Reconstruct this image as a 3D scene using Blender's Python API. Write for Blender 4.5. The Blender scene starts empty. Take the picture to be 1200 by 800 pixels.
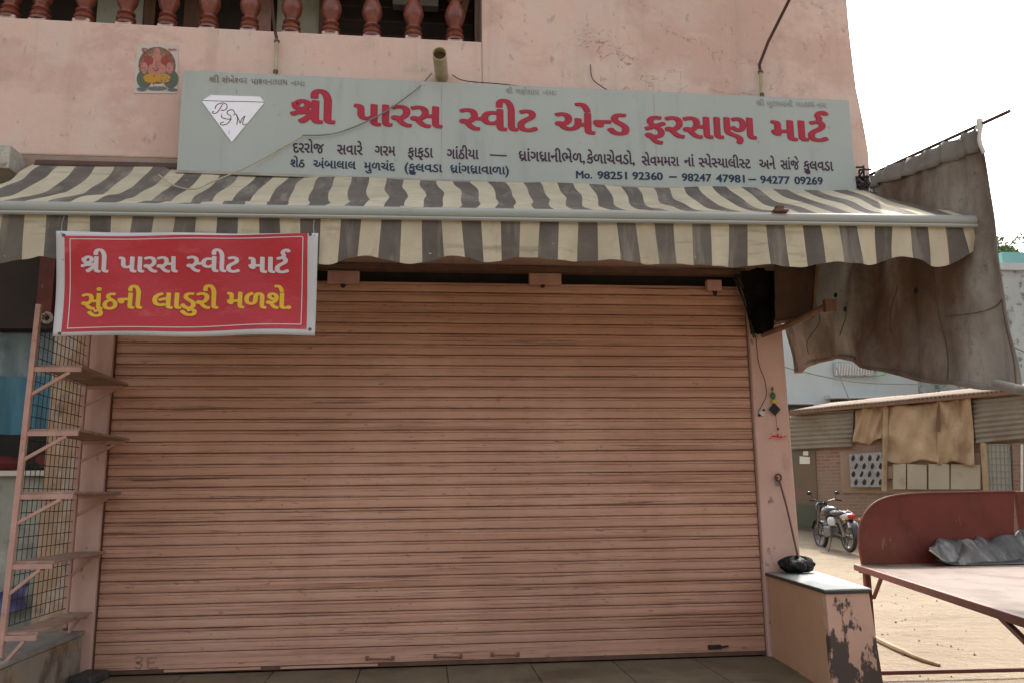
import bpy, bmesh, math, random
from mathutils import Vector, Matrix
random.seed(7)
S = bpy.context.scene
C = S.collection
R = math.radians

# ------------------------------------------------------------------ camera
M = Matrix(((0.9948572848, -0.1006716748, -0.0111443579),
            (0.0067961891, 0.1761281679, -0.9843437816),
            (0.1010583725, 0.9792058427, 0.1759066746)))     # rows: right, down, forward
CAM = Vector((2.00358, -5.72177, 1.06545))
cd = bpy.data.cameras.new('camera'); cam = bpy.data.objects.new('camera', cd); C.objects.link(cam)
cd.sensor_width = 36; cd.lens = 30; cd.clip_start = 0.05; cd.clip_end = 900
rt, dn, fw = Vector(M[0]), Vector(M[1]), Vector(M[2])
cam.matrix_world = Matrix(((rt.x, -dn.x, -fw.x, CAM.x), (rt.y, -dn.y, -fw.y, CAM.y), (rt.z, -dn.z, -fw.z, CAM.z), (0, 0, 0, 1)))
S.camera = cam

# ------------------------------------------------------------------ sky, sun, exposure
SUN_EL, SUN_AZ = 50.0, 25.0           # azimuth from +y towards +x
w = bpy.data.worlds.new('World'); S.world = w; w.use_nodes = True
nt = w.node_tree; bg = nt.nodes['Background']
sky = nt.nodes.new('ShaderNodeTexSky'); sky.sky_type = 'NISHITA'; sky.sun_disc = False
sky.sun_elevation = R(SUN_EL); sky.sun_rotation = R(SUN_AZ)
sky.air_density = 1.0; sky.dust_density = 8.0; sky.ozone_density = 0.6
hsv = nt.nodes.new('ShaderNodeHueSaturation'); hsv.inputs['Saturation'].default_value = .25   # hazy, washed out sky
nt.links.new(sky.outputs[0], hsv.inputs['Color']); nt.links.new(hsv.outputs[0], bg.inputs[0]); bg.inputs[1].default_value = 0.15
sl = bpy.data.lights.new('sun', 'SUN'); sl.energy = 2.0; sl.angle = R(1.0); sl.color = (1, .90, .76)
so = bpy.data.objects.new('sun', sl); C.objects.link(so)
sd = Vector((math.sin(R(SUN_AZ)) * math.cos(R(SUN_EL)), math.cos(R(SUN_AZ)) * math.cos(R(SUN_EL)), math.sin(R(SUN_EL))))
so.rotation_euler = sd.to_track_quat('Z', 'Y').to_euler(); so.location = (8, 8, 12)
S.view_settings.view_transform = 'Standard'; S.view_settings.look = 'None'
S.view_settings.exposure = 1.45; S.view_settings.gamma = 1; S.view_settings.use_curve_mapping = False
S.cycles.use_denoising = True
S.cycles.max_bounces = 8

# ------------------------------------------------------------------ helpers
def P(px, py, y=None, z=None, x=None, pl=None):
    """world point that stands at photograph position (px, py) at the given depth plane"""
    d = rt * ((px - 600) / 1000) + dn * ((py - 400) / 1000) + fw
    if pl: t = (pl[0] - CAM).dot(pl[1]) / d.dot(pl[1])
    elif y is not None: t = (y - CAM.y) / d.y
    elif z is not None: t = (z - CAM.z) / d.z
    else: t = (x - CAM.x) / d.x
    return CAM + d * t

class MB:
    def __init__(s): s.v = []; s.f = []; s.uv = None
    def add(s, v, f):
        n = len(s.v); s.v += [Vector(a) for a in v]; s.f += [tuple(i + n for i in q) for q in f]; return s
    def box(s, a, b):
        x0, y0, z0 = a; x1, y1, z1 = b
        x0, x1 = sorted((x0, x1)); y0, y1 = sorted((y0, y1)); z0, z1 = sorted((z0, z1))
        return s.add([(x0,y0,z0),(x1,y0,z0),(x1,y1,z0),(x0,y1,z0),(x0,y0,z1),(x1,y0,z1),(x1,y1,z1),(x0,y1,z1)],
                     [(0,3,2,1),(4,5,6,7),(0,1,5,4),(1,2,6,5),(2,3,7,6),(3,0,4,7)])
    def hexa(s, p):   # 8 corners, bottom 4 then top 4
        return s.add(p, [(0,3,2,1),(4,5,6,7),(0,1,5,4),(1,2,6,5),(2,3,7,6),(3,0,4,7)])
    def bar(s, p, q, wd, h=None, up=Vector((0,0,1))):
        p = Vector(p); q = Vector(q); h = h or wd; d = (q - p).normalized()
        if abs(d.dot(up)) > .95: up = Vector((0, 1, 0))
        a = d.cross(up).normalized() * wd / 2; b = a.cross(d).normalized() * h / 2
        return s.hexa([p-a-b, p+a-b, q+a-b, q-a-b, p-a+b, p+a+b, q+a+b, q-a+b])
    def tube(s, pts, r, n=8, cap=True):
        pts = [Vector(p) for p in pts]; rs = r if isinstance(r, (list, tuple)) else [r] * len(pts)
        v = []; f = []; prev = None
        for i, p in enumerate(pts):
            d = (pts[min(i+1, len(pts)-1)] - pts[max(i-1, 0)]).normalized()
            if prev is None:
                a = d.cross(Vector((0,0,1)) if abs(d.z) < .9 else Vector((1,0,0))).normalized()
            else: a = (prev - d * prev.dot(d)).normalized()
            prev = a; b = d.cross(a)
            for k in range(n):
                t = 2*math.pi*k/n; v.append(p + (a*math.cos(t) + b*math.sin(t)) * rs[i])
        for i in range(len(pts)-1):
            for k in range(n): f.append((i*n+k, i*n+(k+1)%n, (i+1)*n+(k+1)%n, (i+1)*n+k))
        if cap: f.append(tuple(range(n))[::-1]); f.append(tuple((len(pts)-1)*n+k for k in range(n)))
        return s.add(v, f)
    def lathe(s, prof, c=(0,0,0), n=14, axis='z'):
        c = Vector(c); v = []; f = []
        for r, h in prof:
            for k in range(n):
                t = 2*math.pi*k/n; a, b = r*math.cos(t), r*math.sin(t)
                v.append(c + (Vector((a,b,h)) if axis == 'z' else Vector((h,a,b)) if axis == 'x' else Vector((a,h,b))))
        for i in range(len(prof)-1):
            for k in range(n): f.append((i*n+k, i*n+(k+1)%n, (i+1)*n+(k+1)%n, (i+1)*n+k))
        return s.add(v, f)
    def grid(s, fn, nu, nv):
        v = [fn(i/nu, j/nv) for j in range(nv+1) for i in range(nu+1)]
        f = [(j*(nu+1)+i, j*(nu+1)+i+1, (j+1)*(nu+1)+i+1, (j+1)*(nu+1)+i) for j in range(nv) for i in range(nu)]
        return s.add(v, f)
    def prism(s, poly, off):
        off = Vector(off); n = len(poly); p = [Vector(a) for a in poly]
        return s.add(p + [a + off for a in p], [tuple(range(n))[::-1], tuple(range(n, 2*n))] + [(i, (i+1)%n, (i+1)%n+n, i+n) for i in range(n)])
    def blob(s, c, r, n=12, m=8, jit=.0, seed=1, sq=1.0):
        rnd = random.Random(seed); c = Vector(c); v = []; f = []
        for j in range(m+1):
            ph = math.pi*j/m
            for k in range(n):
                t = 2*math.pi*k/n; q = 1 + (rnd.random()-.5)*jit
                sg = lambda a: math.copysign(abs(a)**sq, a)
                v.append(c + Vector((r[0]*sg(math.sin(ph))*sg(math.cos(t))*q, r[1]*sg(math.sin(ph))*sg(math.sin(t))*q, r[2]*sg(math.cos(ph))*q)))
        for j in range(m):
            for k in range(n): f.append((j*n+k, j*n+(k+1)%n, (j+1)*n+(k+1)%n, (j+1)*n+k))
        return s.add(v, f)
    def build(s, name, mat, parent=None, smooth=False, bev=0, loc=None, solid=0, fixn=True):
        base = parent.matrix_world.inverted() if parent is not None else (Matrix.Translation(loc).inverted() if loc is not None else Matrix())
        me = bpy.data.meshes.new(name); vv = [base @ v for v in s.v]; org = Vector((0,0,0))
        if parent is not None:
            org = Vector((sum((min(v[i] for v in vv), max(v[i] for v in vv)))/2 for i in range(2))); org = Vector((org.x, org.y, min(v.z for v in vv)))
            vv = [v - org for v in vv]
        me.from_pydata(vv, [], s.f); me.update()
        bm = bmesh.new(); bm.from_mesh(me)
        if fixn: bmesh.ops.recalc_face_normals(bm, faces=bm.faces)
        bm.to_mesh(me); bm.free()
        if smooth:
            for p in me.polygons: p.use_smooth = True
        if s.uv:
            u = me.uv_layers.new(name='UVMap')
            for l in me.loops: u.data[l.index].uv = s.uv[l.vertex_index]
        o = bpy.data.objects.new(name, me); C.objects.link(o)
        if mat: me.materials.append(mat)
        if parent is not None: o.parent = parent; o.location = org
        elif loc is not None: o.location = loc
        if smooth and bev == 0 and not s.uv:
            try: me.set_sharp_from_angle(angle=R(40))
            except Exception: pass
        if bev:
            b = o.modifiers.new('b', 'BEVEL'); b.width = bev; b.segments = 2; b.limit_method = 'ANGLE'; b.angle_limit = R(40)
        if solid:
            b = o.modifiers.new('s', 'SOLIDIFY'); b.thickness = solid; b.offset = 0
        bpy.context.view_layer.update()
        return o

def tag(o, label, cat, group=None, kind=None):
    o['label'] = label; o['category'] = cat
    if group: o['group'] = group
    if kind: o['kind'] = kind
    return o
def thing(name, label, cat, loc=(0,0,0), rz=0, group=None):
    o = bpy.data.objects.new(name, None); C.objects.link(o); o.location = loc; o.rotation_euler = (0,0,rz); o.empty_display_size = .1
    bpy.context.view_layer.update()
    return tag(o, label, cat, group)
def struct(o, label=None):
    o['kind'] = 'structure'
    if label: o['label'] = label
    return o
def lab(o, l): o['label'] = l; return o

# ------------------------------------------------------------------ materials
class NT:
    def __init__(s, name):
        s.m = bpy.data.materials.new(name); s.m.use_nodes = True; s.t = s.m.node_tree
        s.b = s.t.nodes['Principled BSDF']; s.pos = s.t.nodes.new('ShaderNodeNewGeometry').outputs['Position']
    def n(s, k, **kw):
        x = s.t.nodes.new(k)
        for a, b in kw.items(): setattr(x, a, b)
        return x
    def l(s, a, b): s.t.links.new(a, b)
    def noise(s, scale, st=(1,1,1), det=4, rough=.6, off=0, dist=0):
        mp = s.n('ShaderNodeMapping'); s.l(s.pos, mp.inputs[0]); mp.inputs['Scale'].default_value = st; mp.inputs['Location'].default_value = (off, off*.7, off*1.3)
        x = s.n('ShaderNodeTexNoise'); s.l(mp.outputs[0], x.inputs['Vector']); x.inputs['Scale'].default_value = scale
        x.inputs['Detail'].default_value = det; x.inputs['Roughness'].default_value = rough; x.inputs['Distortion'].default_value = dist
        return x.outputs[0]
    def ramp(s, v, a, b):
        x = s.n('ShaderNodeMapRange'); s.l(v, x.inputs[0]); x.inputs[1].default_value = a; x.inputs[2].default_value = b; x.clamp = True
        return x.outputs[0]
    def math(s, op, a, b=0.0):
        x = s.n('ShaderNodeMath', operation=op)
        for i, q in enumerate((a, b)):
            if hasattr(q, 'links'): s.l(q, x.inputs[i])
            else: x.inputs[i].default_value = q
        return x.outputs[0]
    def mix(s, f, a, b):
        x = s.n('ShaderNodeMix', data_type='RGBA')
        for i, q in ((0, f), (6, a), (7, b)):
            if hasattr(q, 'links'): s.l(q, x.inputs[i])
            else: x.inputs[i].default_value = q if i == 0 else (*q, 1)
        return x.outputs[2]
    def bump(s, h, st=.3, d=.01):
        x = s.n('ShaderNodeBump'); s.l(h, x.inputs['Height']); x.inputs['Strength'].default_value = st; x.inputs['Distance'].default_value = d
        s.l(x.outputs[0], s.b.inputs['Normal'])

def mat(name, c, c2=None, scale=3, st=(1,1,1), rough=.8, stains=(), bump=.25, bscale=60, bd=.004, metal=0, spec=.3, trans=0):
    """base colour mottled to c2; stains (also painted highlights and shade): (colour, scale, lo, hi, stretch, strength)"""
    t = NT(name); col = c
    if c2: col = t.mix(t.ramp(t.noise(scale, st, 5), .3, .7), c, c2)
    for i, (sc, ss, lo, hi, sst, k) in enumerate(stains):
        f = t.math('MULTIPLY', t.ramp(t.noise(ss, sst, 6, .65, off=3.1+i*5.7), lo, hi), k)
        col = t.mix(f, col, sc)
    if hasattr(col, 'links'): t.l(col, t.b.inputs['Base Color'])
    else: t.b.inputs['Base Color'].default_value = (*col, 1)
    t.b.inputs['Roughness'].default_value = rough; t.b.inputs['Metallic'].default_value = metal
    t.b.inputs['Specular IOR Level'].default_value = spec
    if bump: t.bump(t.noise(bscale, (1,1,1), 4, .65), bump, bd)
    if trans:
        tr = t.n('ShaderNodeBsdfTranslucent'); mx = t.n('ShaderNodeMixShader'); mx.inputs[0].default_value = trans
        if hasattr(col, 'links'): t.l(col, tr.inputs[0])
        else: tr.inputs[0].default_value = (*col, 1)
        out = t.t.nodes['Material Output']
        t.l(t.b.outputs[0], mx.inputs[1]); t.l(tr.outputs[0], mx.inputs[2]); t.l(mx.outputs[0], out.inputs[0])
    return t.m

t = NT('pink_plaster')
col = t.mix(t.ramp(t.noise(1.3, (1,1,1), 5), .35, .65), (.70,.515,.435), (.65,.475,.40))
for (cc, ss, lo, hi, st, k, of) in (((.52,.33,.275),.9,.50,.56,(1,1,1.3),.5,3), ((.42,.32,.27),4,.56,.72,(1,1,1.6),.4,9), ((.64,.54,.485),2.2,.50,.62,(1,1,1),.5,14), ((.27,.21,.18),18,.61,.69,(1,1,.5),.5,21), ((.44,.33,.27),2.4,.52,.66,(2.2,1,.10),.32,27)):
    col = t.mix(t.math('MULTIPLY', t.ramp(t.noise(ss, st, 6, .65, off=of), lo, hi), k), col, cc)
ck = t.math('ABSOLUTE', t.math('SUBTRACT', t.noise(1.6, (1,1,1.4), 7, .62, off=41, dist=.4), .5))
ck = t.math('MULTIPLY', t.ramp(ck, .003, .0008), t.ramp(t.noise(.8, (1,1,1), 2, .5, 51), .54, .62)); col = t.mix(t.math('MULTIPLY', ck, .75), col, (.20,.14,.12))
t.l(col, t.b.inputs['Base Color']); t.b.inputs['Roughness'].default_value = .9
t.bump(t.math('ADD', t.noise(11, (1,1,1), 5, .65), t.math('MULTIPLY', ck, -1.5)), .5, .015); m_wall = t.m
m_pillar = mat('pink_pillar_paint', (.63,.405,.325), (.55,.345,.275), 2.2, (1,1,.6), stains=[((.28,.16,.12),4,.56,.74,(1,1,.4),.55), ((.66,.50,.44),3,.52,.66,(1,1,1),.4), ((.12,.07,.05),14,.63,.70,(1,1,.6),.7)], bump=.3, bscale=30, bd=.006)
m_tan = mat('tan_flaking_plaster', (.50,.33,.21), (.40,.26,.16), 4, stains=[((.55,.47,.39),5,.50,.58,(1,1,.6),.8), ((.12,.08,.06),9,.56,.68,(1,1,.5),.7)], bump=.5, bscale=25, bd=.01)
m_orange = mat('orange_limewash', (.58,.34,.20), (.50,.30,.19), 2.5, stains=[((.55,.36,.28),3,.5,.7,(1,1,1),.5), ((.25,.12,.07),6,.62,.8,(1,1,.4),.5)], bump=.3, bscale=30)
m_soffit = mat('concrete_soffit', (.36,.27,.22), (.28,.21,.17), 4, bump=.4, bscale=20)
m_conc = mat('raw_concrete', (.34,.31,.265), (.22,.20,.18), 7, stains=[((.15,.14,.12),12,.58,.72,(1,1,1),.6)], bump=.5, bscale=30, bd=.01)
m_black = mat('black_grime_and_shade', (.018,.016,.016), (.035,.03,.028), 9, rough=.6)
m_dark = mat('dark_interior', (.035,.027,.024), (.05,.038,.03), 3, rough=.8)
m_iron = mat('dark_iron', (.07,.045,.045), (.12,.07,.05), 12, rough=.6, metal=.3)
m_rust = mat('rusty_steel', (.17,.09,.06), (.10,.055,.04), 10, rough=.75)
m_cart = mat('maroon_cart_paint', (.165,.036,.024), (.12,.027,.02), 5, stains=[((.42,.34,.28),22,.66,.71,(1,1,.25),.6), ((.06,.022,.018),3,.52,.7,(1,1,.7),.7), ((.22,.085,.055),1.5,.5,.7,(1,1,1),.4)], rough=.62)
m_cartrail = mat('maroon_rail', (.18,.06,.045), (.11,.045,.035), 12, rough=.6)
m_tabletop = mat('dusty_table_sheet', (.125,.095,.08), (.165,.13,.112), 3, (1,.5,1), stains=[((.08,.04,.032),4,.50,.64,(1,.5,1),.7), ((.23,.19,.17),9,.56,.66,(1,.6,1),.4)], rough=.8, bump=.15)
m_rack = mat('pink_rack_paint', (.55,.33,.27), (.42,.24,.19), 8, stains=[((.15,.08,.06),14,.6,.75,(1,1,1),.6)], rough=.7)
m_shelf = mat('worn_shelf_board', (.42,.27,.205), (.30,.19,.145), 8, stains=[((.52,.38,.31),8,.52,.66,(1,1,1),.5), ((.15,.09,.06),6,.54,.66,(1,1,1),.6)], rough=.8)
m_wire = mat('grey_wire', (.06,.055,.05), None, rough=.6, metal=.4, bump=0)
m_board = mat('grey_green_sign_face', (.395,.435,.405), (.36,.40,.375), .9, (1,1,1), rough=.4, stains=[((.43,.46,.44),1.2,.50,.64,(3,1,.25),.4), ((.22,.24,.225),4,.56,.72,(1.5,1,.25),.4), ((.20,.18,.15),22,.66,.70,(1,1,.6),.5)], bump=.06, bscale=6, spec=.5)
m_trim = mat('sign_edge_trim', (.42,.40,.33), (.30,.28,.24), 6, rough=.5, metal=.2)
m_redt = mat('crimson_vinyl', (.42,.024,.05), (.35,.026,.048), 6, rough=.45, bump=0)
m_plum = mat('plum_vinyl', (.055,.022,.05), None, rough=.5, bump=0)
m_navy = mat('navy_vinyl', (.016,.035,.075), None, rough=.5, bump=0)
m_fade = mat('faded_brown_paint', (.20,.13,.10), (.30,.34,.32), 14, rough=.7, bump=0)
m_fade2 = mat('nearly_gone_paint', (.26,.27,.25), (.31,.35,.33), 14, rough=.7, bump=0)
m_redf = mat('red_flex_print', (.46,.010,.02), (.40,.009,.018), 2, rough=.36, stains=[((.60,.12,.14),3,.56,.70,(1,1,2.5),.5)], bump=.3, bscale=7, bd=.02, spec=.5)  # paler stretched patches are gloss highlights painted into the red
m_flexw = mat('white_flex', (.54,.54,.55), (.46,.47,.48), 4, rough=.4, bump=.3, bscale=7, bd=.02, spec=.5)
m_yel = mat('yellow_print', (.68,.44,.03), None, rough=.4, bump=0)
m_wht = mat('white_print', (.60,.54,.56), None, rough=.4, bump=0)
m_baluster = mat('terracotta_baluster', (.22,.06,.038), (.15,.042,.028), 14, rough=.3, stains=[((.36,.19,.15),20,.56,.66,(1,1,1),.4), ((.07,.02,.015),9,.52,.68,(1,1,2),.6)], spec=.5)
m_foot = mat('pinkish_mortar', (.50,.33,.29), (.62,.52,.48), 16, rough=.9)
m_speck = mat('speckled_cream_panel', (.50,.50,.38), (.44,.45,.36), 3, rough=.6, stains=[((.14,.12,.09),34,.66,.70,(1,1,1),.9)])
m_wood = mat('brown_wood', (.20,.105,.06), (.13,.07,.045), 6, (4,4,1), rough=.6)
m_pipe = mat('weathered_cream_pvc', (.50,.46,.33), (.36,.30,.18), 10, rough=.6)
m_pipein = mat('muddy_pipe_inside', (.13,.07,.03), None, rough=.9)
m_wire2 = mat('thin_grey_cable', (.12,.12,.12), (.3,.3,.28), 5, rough=.6, bump=0)
m_bwire = mat('thin_brown_cable', (.09,.05,.04), None, rough=.6, bump=0)
m_tarp = mat('grey_canvas', (.37,.35,.315), (.30,.28,.245), 1.6, (1,1,.5), stains=[((.135,.075,.045),.9,.37,.56,(1,1.4,.7),.85), ((.10,.07,.05),5,.58,.72,(1,1,.4),.65), ((.45,.43,.40),2.4,.52,.66,(1,1,.3),.4), ((.08,.055,.04),22,.64,.70,(1,1,.8),.6), ((.17,.14,.12),7,.55,.68,(2,2,.15),.5)], bump=.6, bscale=14, bd=.03, trans=.3)  # broad brown patches: dirt plus awning shade painted into the colour
m_tarp2 = mat('brown_hessian', (.42,.30,.185), (.32,.225,.14), .9, stains=[((.50,.40,.27),1.2,.48,.64,(1,1,1),.6), ((.15,.085,.05),2.2,.54,.7,(1,1,.5),.6)], bump=.5, bscale=3, bd=.08)
m_oldorange = mat('dirty_orange_wall', (.42,.24,.14), (.33,.20,.12), 2.5, stains=[((.30,.28,.24),1.6,.44,.56,(1,1,1),.8), ((.08,.06,.045),5,.52,.66,(1,1,.6),.7)], bump=.6, bscale=14, bd=.02)
m_slab = mat('dark_green_stone', (.13,.16,.15), (.18,.20,.19), 10, rough=.35, bump=.05, spec=.5)
m_slabe = mat('black_stone_edge', (.03,.03,.03), (.07,.07,.065), 20, rough=.5)
m_bag = mat('black_polythene', (.010,.009,.009), (.018,.018,.018), 9, rough=.55, bump=.9, bscale=26, bd=.02, spec=.25)
m_greybag = mat('grey_black_sheet', (.030,.030,.032), (.07,.068,.066), 3, (1,.4,1), rough=.5, stains=[((.30,.29,.28),3,.54,.66,(2.5,1,1),.6), ((.012,.012,.012),6,.52,.64,(3,1,1),.7)], bump=.5, bscale=9, bd=.03, spec=.5)  # pale streaks are fold highlights painted into the sheet colour
m_tile = mat('grey_green_floor_tile', (.19,.165,.11), (.14,.12,.08), 3, rough=.5, stains=[((.07,.05,.035),2,.48,.64,(1,1,1),.7), ((.28,.24,.17),9,.58,.7,(1,1,1),.4)], bump=.1)
m_plinth = mat('plinth_mortar', (.14,.10,.075), (.2,.15,.11), 8)
m_sand = mat('sandy_ground', (.182,.14,.095), (.15,.115,.078), .5, rough=.95, stains=[((.21,.17,.12),.35,.5,.66,(1,1,1),.6), ((.115,.09,.06),1.3,.52,.68,(1,2.5,1),.7), ((.08,.062,.042),18,.58,.66,(1,1,1),.6), ((.26,.22,.165),36,.58,.64,(1,1,1),.5)], bump=1.0, bscale=7, bd=.05)
m_log = mat('dusty_branch', (.26,.20,.12), (.18,.13,.08), 8)
m_blue = mat('pale_blue_wall', (.52,.565,.56), (.46,.505,.50), .6, stains=[((.38,.41,.40),1.4,.55,.7,(1,1,.3),.6)], bump=.1)
m_blue2 = mat('greyed_blue_wall', (.45,.48,.47), (.38,.405,.40), .6, stains=[((.06,.07,.07),2.6,.54,.60,(1,1,1),.7), ((.28,.30,.29),1.1,.5,.66,(1,1,.4),.6)], bump=.1)
m_win = mat('dark_window', (.06,.065,.06), None, rough=.3)
m_teal = mat('teal_roof_sheet', (.20,.42,.40), None, rough=.5)
m_corr = mat('weathered_corrugated_sheet', (.26,.23,.18), (.21,.19,.155), 1.6, stains=[((.18,.115,.07),1.5,.50,.66,(1,1,1),.6)], rough=.6, bump=.1)
m_roofc = mat('rusty_roof_sheet', (.14,.095,.065), (.19,.14,.10), 2, rough=.8)
m_greend = mat('olive_door_paint', (.11,.105,.07), (.17,.10,.07), 1.2, stains=[((.07,.09,.08),1,.5,.6,(.5,.5,1),.7)], rough=.6)
m_paper = mat('white_notice', (.62,.60,.55), None, rough=.8, bump=0)
m_panel = mat('cream_asbestos_panel', (.41,.36,.265), (.34,.30,.225), 1.5, stains=[((.22,.16,.11),2.4,.56,.7,(1,1,1),.5)], rough=.8)
m_gatebar = mat('green_grey_steel', (.20,.23,.19), None, rough=.5)
m_gateback = mat('pale_gate_sheet', (.50,.47,.41), (.40,.37,.32), 1.5, rough=.7)
m_teal2 = mat('teal_curtain', (.08,.30,.50), (.16,.50,.58), 3, (5,5,.5), rough=.5, stains=[((.40,.58,.62),2,.54,.66,(6,6,.3),.5), ((.03,.10,.18),2,.52,.66,(5,5,.3),.6)])
m_paleb = mat('pale_blue_curtain', (.50,.62,.64), (.34,.45,.48), 4, (3,3,.6), rough=.6, stains=[((.14,.19,.2),4,.52,.64,(1,1,1),.6)])
m_redc = mat('red_cloth', (.35,.03,.03), None, rough=.7)
m_sacks = mat('grey_green_sacking', (.30,.31,.25), (.40,.39,.32), 3, stains=[((.13,.15,.11),4,.50,.62,(1,1,1),.6), ((.55,.53,.46),7,.56,.66,(1,1,1),.5)], bump=.5, bscale=8, bd=.02)
m_violet = mat('violet_plastic', (.07,.055,.17), (.14,.14,.26), 3, rough=.5)
m_white = mat('dull_white_paint', (.66,.63,.57), (.52,.5,.45), 8, rough=.6)
m_metal = mat('worn_alloy', (.20,.195,.19), (.11,.105,.10), 20, rough=.42, metal=.6, bump=0)
m_rubber = mat('tyre_rubber', (.025,.024,.023), (.06,.05,.045), 20, rough=.9)
m_bikeb = mat('glossy_black_bodywork', (.02,.02,.022), None, rough=.25, bump=0, spec=.5)
m_bikew = mat('silver_bodywork', (.45,.46,.48), None, rough=.3, metal=.2, bump=0)
m_lampr = mat('red_lens', (.45,.01,.01), None, rough=.15, bump=0, spec=.6)
m_leaf = mat('dusty_leaf', (.06,.10,.03), (.10,.14,.05), 2, rough=.7, bump=0, trans=.2)
m_bark = mat('grey_bark', (.14,.11,.08), (.2,.16,.12), 5)
m_green = mat('green_bead', (.04,.16,.04), None, rough=.4, bump=0)
m_gold = mat('yellow_bead', (.62,.42,.03), None, rough=.5, bump=0)
m_redp = mat('bright_red_plastic', (.62,.02,.02), None, rough=.35, bump=0)

# ------------------------------------------------------------------ lettering: vector shapes from Blender's built-in font, ligatures stroked by hand
_gc = {}
def glyph(s):
    if s in _gc: return _gc[s]
    c = bpy.data.curves.new('g', 'FONT'); c.body = s; c.resolution_u = 3
    o = bpy.data.objects.new('g', c); C.objects.link(o); bpy.context.view_layer.update()
    me = o.to_mesh()
    v = [(a.co.x, a.co.y) for a in me.vertices]; f = [tuple(p.vertices) for p in me.polygons]
    o.to_mesh_clear(); bpy.data.objects.remove(o); bpy.data.curves.remove(c)
    _gc[s] = (v, f); return _gc[s]
def gmax(s): return max((a[0] for a in glyph(s)[0]), default=0)
def adv(s): return gmax(s + 'ા') - .257
def clip(v, f, x1):
    bm = bmesh.new(); vs = [bm.verts.new((a, b, 0)) for a, b in v]
    for q in f:
        try: bm.faces.new([vs[i] for i in q])
        except ValueError: pass
    g = bm.verts[:] + bm.edges[:] + bm.faces[:]
    bmesh.ops.bisect_plane(bm, geom=g, plane_co=(x1, 0, 0), plane_no=(1, 0, 0), clear_outer=True)
    bm.verts.index_update()
    r = ([(a.co.x, a.co.y) for a in bm.verts], [tuple(a.index for a in q.verts) for q in bm.faces]); bm.free(); return r
def stroke(pts, wd):
    """flat brush stroke with a width at each point"""
    n = len(pts); ws = wd if isinstance(wd, (list, tuple)) else [wd]*n; v = []; f = []
    for i in range(n):
        a = Vector(pts[max(i-1,0)]); b = Vector(pts[min(i+1,n-1)]); d = (b-a).normalized(); q = Vector((-d.y, d.x)) * ws[i]/2
        p = Vector(pts[i]); v += [tuple(p+q), tuple(p-q)]
    for i in range(n-1): f.append((2*i, 2*i+1, 2*i+3, 2*i+2))
    return v, f
def smoothp(pts, k=5):
    out = []; n = len(pts)
    for i in range(n-1):
        p0, p1, p2, p3 = (Vector(pts[max(0,min(n-1,j))]) for j in (i-1, i, i+1, i+2))
        for t in range(k):
            t /= k; out.append(tuple(.5*((2*p1)+(p2-p0)*t+(2*p0-5*p1+4*p2-p3)*t*t+(3*p1-p0-3*p2+p3)*t**3)))
    out.append(tuple(pts[-1])); return out
def islands(v, f):
    par = list(range(len(v)))
    def fd(a):
        while par[a] != a: par[a] = par[par[a]]; a = par[a]
        return a
    for q in f:
        for k in q[1:]: par[fd(k)] = fd(q[0])
    ids = {}; return [ids.setdefault(fd(k), len(ids)) for k in range(len(v))]
def word(tokens):
    """tokens: strings, or '~half:X', '~shra', '~dhra', '~reph'; returns flat shapes in em units, overlapping strokes on their own layers"""
    V = []; F = []; x = 0; lay = [0]
    def put(v, f, dx):
        n = len(V); ids = islands(v, f)
        V.extend((a+dx, b, lay[0]+k) for (a, b), k in zip(v, ids)); F.extend(tuple(i+n for i in q) for q in f); lay[0] += max(ids)+1
    for t in tokens:
        if t.startswith('~half:'):
            g = t[6:]; v, f = glyph(g); cx = gmax(g) - .172; v, f = clip(v, f, cx); put(v, f, x); x += cx - .040
        elif t == '~shra':
            circ = [(.225+.115*math.cos(a), .470+.10*math.sin(a)) for a in [R(d) for d in range(-80, 215, 24)]]
            put(*stroke(smoothp([(.07,.54),(.075,.46),(.12,.395),(.20,.375),(.29,.40),(.335,.47),(.31,.55),(.22,.585),(.14,.56),(.10,.50)]), .07), x)
            put(*stroke(smoothp([(.29,.40),(.20,.33),(.10,.27),(.02,.245)]), [.07]*6+[.075]*6+[.08]*4), x)
            put(*stroke(smoothp([(.10,.275),(.25,.285),(.40,.315),(.52,.32)]), .065), x)
            put(*stroke(smoothp([(.50,.33),(.40,.22),(.30,.12),(.20,.045)]), [.06]*6+[.08]*5+[.09]*5), x)
            v, f = glyph('ા'); put(v, f, x + .355); x += .612
        elif t == '~dhra':
            v, f = glyph('ધ'); put(v, f, x); put(*stroke([(.47,.20),(.33,.09),(.20,.00)], .065), x); x += adv('ધ')
        elif t == '~reph':
            put(*stroke(smoothp([(-.17,.58),(-.15,.68),(-.19,.76),(-.13,.85),(-.03,.86),(.01,.79)]), .07), x)
        else:
            v, f = glyph(t); put(v, f, x); x += adv(t) if t.strip() else .3
    return V, F
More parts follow.
